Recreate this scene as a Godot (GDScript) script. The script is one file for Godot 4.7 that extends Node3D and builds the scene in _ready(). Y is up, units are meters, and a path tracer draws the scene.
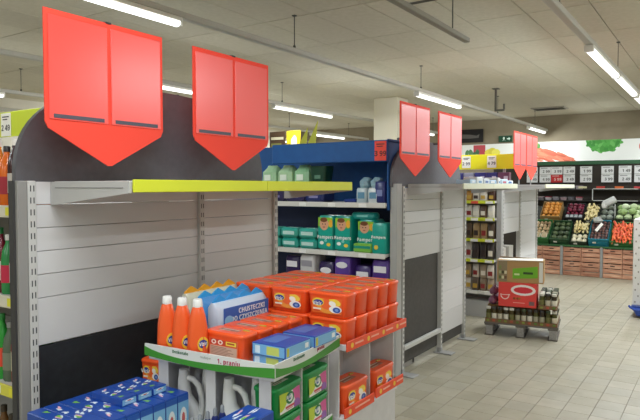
extends Node3D
# A supermarket aisle: gondola end caps with red arrow signs, detergent displays, produce at the far wall.
# World: the main aisle runs along -Z; the gondolas run along -X and end at x = -2.11.

var meshes := {}
var mats := {}
var taken := {}
var rng := RandomNumberGenerator.new()

const EX := -2.11          # plane of the end caps
const LAMP_Y := 2.65
const CEIL_Y := 3.02

# ------------------------------------------------------------------ helpers
func V(x: float, y: float, z: float) -> Vector3:
	return Vector3(x, y, z)

func numbered(called: String) -> String:
	if not taken.has(called):
		taken[called] = 0
		return called
	taken[called] += 1
	return "%s_%03d" % [called, taken[called]]

func thing(called: String, label: String, category: String, at := Vector3.ZERO, turn := 0.0, group := "") -> Node3D:
	var o := Node3D.new()
	o.name = numbered(called)
	add_child(o)
	o.position = at
	o.rotation.y = turn
	o.set_meta("label", label)
	o.set_meta("category", category)
	if group != "":
		o.set_meta("group", group)
	return o

func structure(called: String, mesh: Mesh, m: Material, at := Vector3.ZERO) -> MeshInstance3D:
	var o := MeshInstance3D.new()
	o.name = called
	o.mesh = mesh
	o.material_override = m
	o.position = at
	o.set_meta("kind", "structure")
	add_child(o)
	return o

func part(parent: Node3D, called: String, mesh: Mesh, m: Material, at := Vector3.ZERO, rot := Vector3.ZERO) -> MeshInstance3D:
	var o := MeshInstance3D.new()
	o.name = called
	o.mesh = mesh
	o.material_override = m
	o.position = at
	o.rotation = rot
	parent.add_child(o, true)
	return o

func solo(called: String, label: String, category: String, mesh: Mesh, m: Material, at := Vector3.ZERO, rot := Vector3.ZERO, group := "") -> MeshInstance3D:
	var o := part(self, numbered(called), mesh, m, at, rot)
	o.set_meta("label", label)
	o.set_meta("category", category)
	if group != "":
		o.set_meta("group", group)
	return o

func copy(o: Node3D, at: Vector3, turn := 0.0, label := "") -> Node3D:
	var c: Node3D = o.duplicate()
	var nm := String(o.name)
	if nm.length() > 4 and nm.substr(nm.length() - 4, 1) == "_" and nm.right(3).is_valid_int():
		nm = nm.left(nm.length() - 4)
	c.name = numbered(nm)
	add_child(c)
	c.position = at
	c.rotation.y = turn
	if label != "":
		c.set_meta("label", label)
	return c

func mat(hex: String, rough := 0.6, metal := 0.0) -> StandardMaterial3D:
	var k := "%s|%.3f|%.3f" % [hex, rough, metal]
	if mats.has(k):
		return mats[k]
	var m := StandardMaterial3D.new()
	m.albedo_color = Color.html(hex)
	m.roughness = rough
	m.metallic = metal
	mats[k] = m
	return m

func noise_tex(seed_n: int, freq: float, lo: Color, hi: Color, size := 256, sx := 1.0, sy := 1.0) -> ImageTexture:
	var n := FastNoiseLite.new()
	n.seed = seed_n
	n.frequency = freq
	n.fractal_octaves = 4
	var img := Image.create(size, size, true, Image.FORMAT_RGB8)
	for y in size:
		for x in size:
			# wraps by mixing two shifted samples
			var a := n.get_noise_2d(x * sx, y * sy)
			var b := n.get_noise_2d((x - size) * sx, y * sy)
			var c := n.get_noise_2d(x * sx, (y - size) * sy)
			var d := n.get_noise_2d((x - size) * sx, (y - size) * sy)
			var u := float(x) / size
			var w := float(y) / size
			var v := lerpf(lerpf(a, b, u), lerpf(c, d, u), w)
			img.set_pixel(x, y, lo.lerp(hi, clampf(0.5 + v * 1.3, 0.0, 1.0)))
	img.generate_mipmaps()
	return ImageTexture.create_from_image(img)

func tri_mat(tex: Texture2D, scale: float, rough: float, tint := Color.WHITE) -> StandardMaterial3D:
	var m := StandardMaterial3D.new()
	m.albedo_texture = tex
	m.albedo_color = tint
	m.roughness = rough
	m.uv1_triplanar = true
	m.uv1_world_triplanar = true
	m.uv1_scale = Vector3.ONE * scale
	return m

func print_mat(img: Image, rough := 0.45) -> StandardMaterial3D:
	img.generate_mipmaps()
	var m := StandardMaterial3D.new()
	m.albedo_texture = ImageTexture.create_from_image(img)
	m.roughness = rough
	return m

# ---- meshes
func tri(st: SurfaceTool, a: Vector3, b: Vector3, c: Vector3, n: Vector3) -> void:
	if (b - a).cross(c - a).dot(n) > 0.0:
		var t := b
		b = c
		c = t
	for p: Vector3 in [a, b, c]:
		st.set_normal(n)
		st.add_vertex(p)

func quad(st: SurfaceTool, a: Vector3, b: Vector3, c: Vector3, d: Vector3, n: Vector3) -> void:
	tri(st, a, b, c, n)
	tri(st, a, c, d, n)

func add_box(st: SurfaceTool, at: Vector3, s: Vector3, b := 0.0) -> void:
	var h := s * 0.5
	b = minf(b, minf(h.x, minf(h.y, h.z)) * 0.9)
	for ax in 3:
		var u := (ax + 1) % 3
		var w := (ax + 2) % 3
		for sg: float in [-1.0, 1.0]:
			var n := Vector3.ZERO
			n[ax] = sg
			var ps: Array[Vector3] = []
			for q: Vector2 in [Vector2(-1, -1), Vector2(1, -1), Vector2(1, 1), Vector2(-1, 1)]:
				var p := Vector3.ZERO
				p[ax] = sg * h[ax]
				p[u] = q.x * (h[u] - b)
				p[w] = q.y * (h[w] - b)
				ps.append(at + p)
			quad(st, ps[0], ps[1], ps[2], ps[3], n)
	if b <= 0.0:
		return
	for ax in 3:
		var u := (ax + 1) % 3
		var w := (ax + 2) % 3
		for su: float in [-1.0, 1.0]:
			for sw: float in [-1.0, 1.0]:
				var p := [Vector3.ZERO, Vector3.ZERO, Vector3.ZERO, Vector3.ZERO]
				for i in 4:
					var q := Vector3.ZERO
					q[ax] = (h[ax] - b) * (-1.0 if i in [0, 3] else 1.0)
					q[u] = su * (h[u] if i < 2 else h[u] - b)
					q[w] = sw * (h[w] - b if i < 2 else h[w])
					p[i] = at + q
				var n := Vector3.ZERO
				n[u] = su
				n[w] = sw
				quad(st, p[0], p[1], p[2], p[3], n.normalized())
	for sx: float in [-1.0, 1.0]:
		for sy: float in [-1.0, 1.0]:
			for sz: float in [-1.0, 1.0]:
				var s3 := Vector3(sx, sy, sz)
				var c := at + s3 * h
				tri(st, c - s3 * Vector3(0, b, b), c - s3 * Vector3(b, 0, b), c - s3 * Vector3(b, b, 0), s3.normalized())

func begin() -> SurfaceTool:
	var st := SurfaceTool.new()
	st.begin(Mesh.PRIMITIVE_TRIANGLES)
	return st

func bx(w: float, h: float, d: float, b := 0.0) -> ArrayMesh:
	var k := "b%.4f,%.4f,%.4f,%.4f" % [w, h, d, b]
	if not meshes.has(k):
		var st := begin()
		add_box(st, Vector3.ZERO, Vector3(w, h, d), b)
		meshes[k] = st.commit()
	return meshes[k]

func boxes(list: Array) -> ArrayMesh:    # [[centre, size, bevel], ...] joined
	var st := begin()
	for e: Array in list:
		add_box(st, e[0], e[1], e[2] if e.size() > 2 else 0.0)
	return st.commit()

# outline in (z, y), extruded along x by d (centred)
func prism_x(pts: PackedVector2Array, d: float) -> ArrayMesh:
	var st := begin()
	var idx := Geometry2D.triangulate_polygon(pts)
	for sg: float in [-1.0, 1.0]:
		for i in range(0, idx.size(), 3):
			var q: Array[Vector3] = []
			for j in 3:
				var p := pts[idx[i + j]]
				q.append(Vector3(sg * d * 0.5, p.y, p.x))
			tri(st, q[0], q[1], q[2], Vector3(sg, 0, 0))
	var ccw := not Geometry2D.is_polygon_clockwise(pts)
	for i in pts.size():
		var a := pts[i]
		var b := pts[(i + 1) % pts.size()]
		var e := (b - a).normalized()
		var n2 := Vector2(e.y, -e.x) if ccw else Vector2(-e.y, e.x)
		quad(st, Vector3(-d / 2, a.y, a.x), Vector3(d / 2, a.y, a.x), Vector3(d / 2, b.y, b.x), Vector3(-d / 2, b.y, b.x), Vector3(0, n2.y, n2.x))
	return st.commit()

# outline in (x, y), extruded along z
func prism_z(pts: PackedVector2Array, d: float) -> ArrayMesh:
	var st := begin()
	var idx := Geometry2D.triangulate_polygon(pts)
	for sg: float in [-1.0, 1.0]:
		for i in range(0, idx.size(), 3):
			var q: Array[Vector3] = []
			for j in 3:
				var p := pts[idx[i + j]]
				q.append(Vector3(p.x, p.y, sg * d * 0.5))
			tri(st, q[0], q[1], q[2], Vector3(0, 0, sg))
	var ccw := not Geometry2D.is_polygon_clockwise(pts)
	for i in pts.size():
		var a := pts[i]
		var b := pts[(i + 1) % pts.size()]
		var e := (b - a).normalized()
		var n2 := Vector2(e.y, -e.x) if ccw else Vector2(-e.y, e.x)
		quad(st, Vector3(a.x, a.y, -d / 2), Vector3(a.x, a.y, d / 2), Vector3(b.x, b.y, d / 2), Vector3(b.x, b.y, -d / 2), Vector3(n2.x, n2.y, 0))
	return st.commit()

# rings [y, rx, rz, (cx, cz)] joined into a smooth closed body; e is the superellipse power
func loft(rings: Array, seg := 14, e := 2.0, smooth := true) -> ArrayMesh:
	var st := begin()
	st.set_smooth_group(0 if smooth else -1)
	var P: Array = []
	for r: Array in rings:
		var ring: Array[Vector3] = []
		var cx: float = r[3] if r.size() > 3 else 0.0
		var cz: float = r[4] if r.size() > 4 else 0.0
		for i in seg:
			var a := TAU * i / seg
			var c := cos(a)
			var s := sin(a)
			ring.append(Vector3(cx + signf(c) * pow(absf(c), 2.0 / e) * r[1], r[0], cz + signf(s) * pow(absf(s), 2.0 / e) * r[2]))
		P.append(ring)
	for k in P.size() - 1:
		for i in seg:
			var j := (i + 1) % seg
			var a: Vector3 = P[k][i]
			var b: Vector3 = P[k][j]
			var c: Vector3 = P[k + 1][j]
			var d: Vector3 = P[k + 1][i]
			for p: Vector3 in [a, b, c, a, c, d]:
				st.add_vertex(p)
	for cap in 2:
		var ring: Array = P[0] if cap == 0 else P[P.size() - 1]
		var m := Vector3.ZERO
		for p: Vector3 in ring:
			m += p / seg
		st.set_smooth_group(-1)
		for i in seg:
			var j := (i + 1) % seg
			if cap == 0:
				st.add_vertex(m); st.add_vertex(ring[j]); st.add_vertex(ring[i])
			else:
				st.add_vertex(m); st.add_vertex(ring[i]); st.add_vertex(ring[j])
	st.generate_normals()
	return st.commit()

func tube(pts: Array, r: float, seg := 6) -> ArrayMesh:
	var st := begin()
	st.set_smooth_group(0)
	var P: Array = []
	for k in pts.size():
		var t: Vector3 = (pts[mini(k + 1, pts.size() - 1)] - pts[maxi(k - 1, 0)]).normalized()
		var u := t.cross(Vector3(0.31, 0.87, 0.39)).normalized()
		var w := t.cross(u)
		var ring: Array[Vector3] = []
		for i in seg:
			var a := TAU * i / seg
			ring.append(pts[k] + (u * cos(a) + w * sin(a)) * r)
		P.append(ring)
	for k in P.size() - 1:
		for i in seg:
			var j := (i + 1) % seg
			for p: Vector3 in [P[k][i], P[k + 1][j], P[k][j], P[k][i], P[k + 1][i], P[k + 1][j]]:
				st.add_vertex(p)
	st.set_smooth_group(-1)
	for cap in 2:
		var ring: Array = P[0] if cap == 0 else P[P.size() - 1]
		for i in range(1, seg - 1):
			st.add_vertex(ring[0])
			st.add_vertex(ring[i] if cap == 0 else ring[i + 1])
			st.add_vertex(ring[i + 1] if cap == 0 else ring[i])
	st.generate_normals()
	return st.commit()

# a thin printed sheet facing +Z, with texture coordinates
func sheet(w: float, h: float) -> ArrayMesh:
	var k := "s%.4f,%.4f" % [w, h]
	if meshes.has(k):
		return meshes[k]
	var st2 := begin()
	var c := [Vector3(-w / 2, -h / 2, 0.0001), Vector3(-w / 2, h / 2, 0.0001), Vector3(w / 2, h / 2, 0.0001), Vector3(w / 2, -h / 2, 0.0001)]
	var uv := [Vector2(0, 1), Vector2(0, 0), Vector2(1, 0), Vector2(1, 1)]
	for i: int in [0, 1, 2, 0, 2, 3]:
		st2.set_normal(Vector3.BACK)
		st2.set_uv(uv[i])
		st2.add_vertex(c[i])
	var m: ArrayMesh = st2.commit()
	meshes[k] = m
	return m

func text_mesh(t: String, size: float, bold := true, depth := 0.0008) -> TextMesh:
	var k := "t%s%.4f%s" % [t, size, bold]
	if meshes.has(k):
		return meshes[k]
	var f := SystemFont.new()
	f.font_names = PackedStringArray(["Droid Sans"])
	f.font_weight = 700 if bold else 400
	var m := TextMesh.new()
	m.font = f
	m.text = t
	m.font_size = 32
	m.pixel_size = size / 32.0
	m.depth = depth
	m.curve_step = 4.0
	meshes[k] = m
	return m

const FACE_X := Vector3(0, PI / 2, 0)      # turns a +Z facing sheet to face +X
const FACE_UP := Vector3(-PI / 2, 0, 0)

func lerp_img(w: int, h: int, c: Color) -> Image:
	var i := Image.create(w, h, false, Image.FORMAT_RGB8)
	i.fill(c)
	return i

func blob(img: Image, cx: float, cy: float, rx: float, ry: float, c: Color, turn := 0.0) -> void:
	var r := maxf(rx, ry)
	for y in range(maxi(0, int(cy - r)), mini(img.get_height(), int(cy + r) + 2)):
		for x in range(maxi(0, int(cx - r)), mini(img.get_width(), int(cx + r) + 2)):
			var d := Vector2(x + 0.5 - cx, y + 0.5 - cy).rotated(-turn)
			if (d.x / rx) ** 2 + (d.y / ry) ** 2 <= 1.0:
				img.set_pixel(x, y, c)

func ordinal(i: int) -> String:
	return ["first", "second", "third", "fourth", "fifth", "sixth", "seventh", "eighth", "ninth", "tenth"][i]

# ------------------------------------------------------------------ scene
func _ready() -> void:
	rng.seed = 20240517
	# camera
	var cam := Camera3D.new()
	cam.name = "camera"
	add_child(cam)
	cam.position = V(0, 1.5, 0)
	cam.rotation = Vector3(-0.03911, 0.58997, 0.0)
	cam.fov = rad_to_deg(2.0 * atan(210.0 / 605.0))
	cam.near = 0.05
	cam.far = 60.0
	cam.current = true
	# environment
	var we := WorldEnvironment.new()
	we.name = "environment"
	var env := Environment.new()
	env.background_mode = Environment.BG_COLOR
	env.background_color = Color(0.88, 0.95, 1.0)
	env.background_energy_multiplier = 3.2   # overcast daylight, enters through the shop window only
	env.tonemap_mode = Environment.TONE_MAPPER_LINEAR
	env.tonemap_exposure = 1.0
	env.sdfgi_enabled = true
	env.ssao_enabled = true
	env.ssil_enabled = true
	we.environment = env
	add_child(we)
	# fluorescent lamps with their own lights
	build_lamps()
	build_room()
	build_endcaps()
	build_gondolas()
	build_signs()
	build_displays()
	build_pallet()
	build_produce()
	build_ceiling_fittings()
	build_wall_graphics()

# ------------------------------------------------------------------ lamps
const LAMP_ENERGY := 2.12
const LAMP_COLOR := Color(0.955, 0.985, 1.0)
const ROWS := {
	-0.97: [[3.2, 1.8], [-0.1, -1.5], [-5.5, -6.95], [-7.03, -8.48], [-8.7, -10.1], [-11.6, -13.0]],
	-3.22: [[3.0, 1.6], [-1.58, -3.01], [-6.98, -8.41], [-12.15, -13.35]],
	-5.42: [[1.4, 0.0], [-3.85, -5.29], [-6.9, -8.4], [-11.2, -12.6]],
	-7.6: [[-2.7, -4.15], [-8.0, -9.4], [-11.0, -12.35]],
	-9.4: [[-6.2, -7.6], [-11.9, -13.2]],
	1.25: [[1.4, 0.0], [-3.8, -5.2], [-7.5, -8.9], [-11.6, -13.0]],
}

func build_lamps() -> void:
	var white := mat("e4e2da", 0.4)
	var grey := mat("b5b2a8", 0.5)
	var glow := StandardMaterial3D.new()
	glow.albedo_color = Color.html("f4f4f0")
	glow.emission_enabled = true
	glow.emission = Color(0.985, 0.995, 1.0)
	glow.emission_energy_multiplier = 2.2
	var where := {-0.97: "over the main aisle", -3.22: "over the front ends of the shelves", -5.42: "over the middle of the shelves", -7.6: "in the far row", -9.4: "by the far left wall", 1.25: "right of the main aisle"}
	for x: float in ROWS:
		# the track carries the lamps and hangs from rods
		var z0 := 3.4
		var z1 := -13.55
		var t := thing("light_track", "long grey ceiling light track %s" % where[x], "light track", V(x, LAMP_Y + 0.055, (z0 + z1) / 2))
		part(t, "rail", boxes([[V(0, 0, 0), V(0.062, 0.045, z0 - z1), 0.006], [V(-0.04, 0.012, 0), V(0.018, 0.02, z0 - z1), 0.004]]), grey)
		var rod_h := CEIL_Y - LAMP_Y - 0.07
		for zz: float in [2.2, -0.9, -4.4, -7.1, -10.2, -12.6]:
			part(t, "rod", boxes([[V(0, rod_h / 2, 0), V(0.006, rod_h, 0.006)], [V(0, 0.02, 0), V(0.02, 0.026, 0.02), 0.004], [V(0, rod_h - 0.006, 0), V(0.035, 0.012, 0.035), 0.003]]), mat("4c4a45", 0.6), V(0, 0.018, zz - (z0 + z1) / 2))
		var list: Array = ROWS[x]
		for i in list.size():
			var a: Array = list[i]
			var ln: float = a[0] - a[1]
			var c := V(x, LAMP_Y, (a[0] + a[1]) / 2)
			var l := thing("fluorescent_lamp", "fluorescent lamp %s, %s from the near end" % [where[x], ordinal(i)], "ceiling lamp", c, 0.0, "fluorescent lamps on the ceiling tracks")
			part(l, "housing", bx(0.075, 0.03, ln + 0.04, 0.005), white, V(0, 0.017, 0))
			part(l, "diffuser", loft_z(ln, 0.036, 0.026), glow, V(0, -0.006, 0))
			for s: float in [-1.0, 1.0]:
				part(l, "end_cap", bx(0.074, 0.05, 0.02, 0.004), white, V(0, -0.004, s * (ln / 2 + 0.01)))
			# the diffuser shines to both sides and down: one light on each flank
			for s: float in [-1.0, 1.0]:
				var ar := AreaLight3D.new()
				ar.name = "light"
				ar.area_size = Vector2(0.05, ln)
				ar.light_color = LAMP_COLOR
				ar.light_energy = LAMP_ENERGY
				ar.shadow_enabled = true
				ar.area_range = 25.0
				ar.area_attenuation = 2.0
				ar.basis = Basis(Vector3.BACK, s * 0.62) * Basis(Vector3.RIGHT, -PI / 2)
				ar.position = V(s * 0.034, -0.026, 0)
				l.add_child(ar, true)

# half-round diffuser running along z, bulging down
func loft_z(ln: float, rx: float, ry: float) -> ArrayMesh:
	var pts := PackedVector2Array()
	for i in 9:
		var a := PI + PI * i / 8.0
		pts.append(Vector2(cos(a) * rx, sin(a) * ry))
	return prism_z(pts, ln)

# ------------------------------------------------------------------ room
func build_room() -> void:
	var x0 := -10.3
	var x1 := 2.6
	var z0 := 3.6
	var z1 := -13.62
	var cx := (x0 + x1) / 2
	var cz := (z0 + z1) / 2
	var grout := tri_mat(noise_tex(3, 0.03, Color.html("77725f"), Color.html("8f8a78")), 1.3, 0.9)
	var fl := structure("floor", bx(x1 - x0, 0.1, z0 - z1), grout, V(cx, -0.0535, cz))
	var tile_mats: Array = []
	for i in 5:
		var lo: String = ["9b9480", "9f9885", "97907d", "a29b89", "9c9685"][i]
		var hi: String = ["a8a18e", "aaa390", "a59e8b", "aea795", "a8a291"][i]
		tile_mats.append(tri_mat(noise_tex(11 + i, 0.018, Color.html(lo), Color.html(hi)), 0.9, 0.42))
	var p := 0.1735
	var near: Array = []
	var far: Array = []
	var jx0 := -0.531
	var jz0 := -4.062
	for i in range(-57, 18):
		for j in range(-55, 44):
			var x := jx0 + p * (i + 0.5)
			var z := jz0 + p * (j + 0.5)
			if x < x0 + 0.08 or x > x1 - 0.08 or z < z1 + 0.08 or z > z0 - 0.08:
				continue
			# the stretch of aisle in front of the end caps that the photograph shows
			if x > -2.25 and z < -3.4 and z > -10.75 and x < 0.12 + 0.125 * z + 0.1:
				near.append(V(x, 0, z))
			else:
				far.append(V(x, 0, z))
	near.sort_custom(func(a: Vector3, b: Vector3) -> bool: return a.z > b.z)
	var tm := bx(p - 0.0036, 0.006, p - 0.0020, 0.0008)
	for i in near.size():
		if i < 300:
			part(fl, "tile", tm, tile_mats[rng.randi() % 5], near[i] + V(0, 0.0505 + rng.randf_range(-0.0002, 0.0002) - 0.0, 0) - V(cx, 0, cz))
		else:
			far.append(near[i])
	var st := begin()
	for q: Vector3 in far:
		add_box(st, q - V(0, 0.003, 0), V(p - 0.0036, 0.006, p - 0.0020))
	var rest := part(fl, "tiling", st.commit(), tile_mats[1], V(-cx, 0.0535, -cz))
	rest.set_meta("kind", "stuff")
	# ceiling: slab with panels below it, joints between them
	var cdark := mat("5f5a4e", 0.9)
	var ce := structure("ceiling", bx(x1 - x0, 0.12, z0 - z1), cdark, V(cx, CEIL_Y + 0.075, cz))
	var cm: Array = []
	for i in 4:
		cm.append(tri_mat(noise_tex(31 + i, 0.05, Color.html(["c4bda8", "c1baa5", "c7c0ab", "c2bba7"][i]), Color.html(["cbc4b1", "c8c1ae", "cec7b4", "cac3b0"][i])), 1.1, 0.85))
	var pm := bx(0.525 - 0.007, 0.014, 1.05 - 0.011, 0.001)
	var st2 := begin()
	var cnt := 0
	for i in range(-19, 8):
		for j in range(-9, 8):
			var x := -0.965 + 0.525 * (i + 0.5)
			var z := -4.44 + 1.05 * (j + 0.5)
			var wx := minf(x + 0.2625, x1) - maxf(x - 0.2625, x0)
			var wz := minf(z + 0.525, z0) - maxf(z - 0.525, z1)
			if wx < 0.05 or wz < 0.05:
				continue
			var c := V((minf(x + 0.2625, x1) + maxf(x - 0.2625, x0)) / 2, CEIL_Y + 0.007, (minf(z + 0.525, z0) + maxf(z - 0.525, z1)) / 2)
			if z < -1.2 and x < 0.3 and cnt < 300:
				cnt += 1
				var m := pm if wx > 0.52 and wz > 1.04 else bx(wx - 0.006, 0.014, wz - 0.006, 0.001)
				part(ce, "ceiling_panel", m, cm[rng.randi() % 4], c - V(cx, CEIL_Y + 0.075, cz) + V(0, rng.randf_range(-0.0006, 0.0012), 0))
			else:
				add_box(st2, c, V(wx - 0.006, 0.014, wz - 0.006))
	var cr := part(ce, "ceiling_panels", st2.commit(), cm[0], V(-cx, -CEIL_Y - 0.075, -cz))
	cr.set_meta("kind", "stuff")
	# walls
	var wall := tri_mat(noise_tex(51, 0.02, Color.html("c3bcab"), Color.html("cac3b3")), 0.5, 0.8)
	var taupe := tri_mat(noise_tex(52, 0.02, Color.html("7d725c"), Color.html("857a64")), 0.5, 0.8)
	var wb_z := z1 - 0.1
	var wx0 := 0.35
	var wx1 := 2.35
	structure("wall_back", boxes([[V((x0 - 0.2 + wx0) / 2 - cx, 0, 0), V(wx0 - x0 + 0.2, CEIL_Y + 0.15, 0.2)], [V((wx1 + x1 + 0.2) / 2 - cx, 0, 0), V(x1 + 0.2 - wx1, CEIL_Y + 0.15, 0.2)],
		[V((wx0 + wx1) / 2 - cx, 2.9 - CEIL_Y / 2 + 0.0975, 0), V(wx1 - wx0, CEIL_Y + 0.075 - 2.9, 0.2)], [V((wx0 + wx1) / 2 - cx, 0.05 - CEIL_Y / 2, 0), V(wx1 - wx0, 0.25, 0.2)]]), taupe, V(cx, CEIL_Y / 2, wb_z))
	# shop window right of the produce, outside the frame; the glossy signs mirror it
	var alu := mat("8e9092", 0.4, 0.3)
	var wf := structure("window_1", boxes([[V(0, 1.34, 0), V(2.0, 0.06, 0.08)], [V(0, -1.34, 0), V(2.0, 0.06, 0.08)], [V(-0.97, 0, 0), V(0.06, 2.62, 0.08)], [V(0.97, 0, 0), V(0.06, 2.62, 0.08)], [V(0, 0, 0), V(0.05, 2.62, 0.08)]]), alu, V((wx0 + wx1) / 2, 1.54, wb_z))
	var glass := StandardMaterial3D.new()
	glass.albedo_color = Color(0.95, 0.98, 1.0, 0.08)
	glass.transparency = BaseMaterial3D.TRANSPARENCY_ALPHA
	glass.roughness = 0.03
	for k in 2:
		part(wf, "pane", bx(0.915, 2.62, 0.008), glass, V(-0.4825 + 0.965 * k, 0, 0))
	structure("pavement", bx(8.0, 0.1, 5.0), mat("8d8b86", 0.9), V(1.3, -0.07, z1 - 2.75))
	structure("wall_left", bx(0.2, CEIL_Y + 0.15, z0 - z1), wall, V(x0 - 0.1, CEIL_Y / 2, cz))
	structure("wall_right", bx(0.2, CEIL_Y + 0.15, z0 - z1), wall, V(x1 + 0.1, CEIL_Y / 2, cz))
	structure("wall_front", bx(x1 - x0 + 0.4, CEIL_Y + 0.15, 0.2), wall, V(cx, CEIL_Y / 2, z0 + 0.1))
	# pillar beyond the shelves
	var col := thing("pillar", "square white pillar rising to the ceiling behind the blue header", "pillar", V(-4.87, 0, -9.5))
	part(col, "shaft", bx(0.46, CEIL_Y - 0.1, 0.42, 0.012), mat("cfc8b4", 0.6), V(0, 0.1 + (CEIL_Y - 0.1) / 2, 0))
	part(col, "base", bx(0.49, 0.1, 0.45, 0.005), mat("8d8a82", 0.6), V(0, 0.05, 0))

# ------------------------------------------------------------------ end caps
func arch(zc: float, half: float, y0: float, base: float, top: float) -> PackedVector2Array:
	var pts := PackedVector2Array()
	pts.append(Vector2(zc + half, y0))
	for i in 41:
		var a := PI * i / 40.0
		var c := cos(a)
		var s := sin(a)
		pts.append(Vector2(zc + half * signf(c) * pow(absf(c), 2.0 / 2.5), base + (top - base) * pow(s, 2.0 / 2.5)))
	pts.append(Vector2(zc - half, y0))
	return pts

func upright(parent: Node3D, z: float, y0: float, y1: float, slots_y0: float, m: Material) -> void:
	var u := part(parent, "upright", bx(0.05, y1 - y0, 0.032, 0.003), m, V(EX - 0.012, (y0 + y1) / 2, z))
	var l: Array = []
	var y := slots_y0
	while y < y1 - 0.02:
		for s: float in [-1.0, 1.0]:
			l.append([V(0.0248, y - (y0 + y1) / 2, s * 0.0062), V(0.0012, 0.022, 0.0042)])
		y += 0.0435
	var sl := part(u, "slots", boxes(l), mat("3a3a3c", 0.8))
	sl.set_meta("kind", "stuff")

func foot(parent: Node3D, z: float, m: Material) -> void:
	part(parent, "foot", boxes([[V(0.0, 0.006, 0), V(0.17, 0.012, 0.1), 0.003], [V(-0.045, 0.03, 0), V(0.04, 0.04, 0.036), 0.004]]), m, V(EX + 0.04, 0, z))

func end_shelf(parent: Node3D, za: float, zb: float, x1: float, fascia: Material, panels: int) -> void:
	var m := mat("b9b8b6", 0.45)
	var sh := part(parent, "shelf", boxes([[V(0, 0, 0), V(x1 - EX - 0.005, 0.02, za - zb), 0.002]]), m, V((EX + x1) / 2, 1.509, (za + zb) / 2))
	var hw := (x1 - EX) / 2
	var n := panels
	var ln := (za - zb) / n
	for i in n:
		part(sh, "price_strip", bx(0.01, 0.044, ln - 0.004, 0.002), fascia, V(hw + 0.005, -0.008, (za - zb) / 2 - ln * (i + 0.5)))
	for z: float in [(za - zb) / 2 + 0.0065, -(za - zb) / 2 - 0.0065]:
		var poly := PackedVector2Array([Vector2(-hw, 0.008), Vector2(hw, 0.008), Vector2(hw, -0.032), Vector2(-hw + 0.03, -0.078), Vector2(-hw, -0.078)])
		var br := part(sh, "bracket", prism_z(poly, 0.012), m, V(0, 0, z))
		part(br, "groove", bx(hw * 1.75, 0.004, 0.003, 0.001), mat("8c8b89", 0.5), V(0.0, -0.014, 0.0065))

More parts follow.
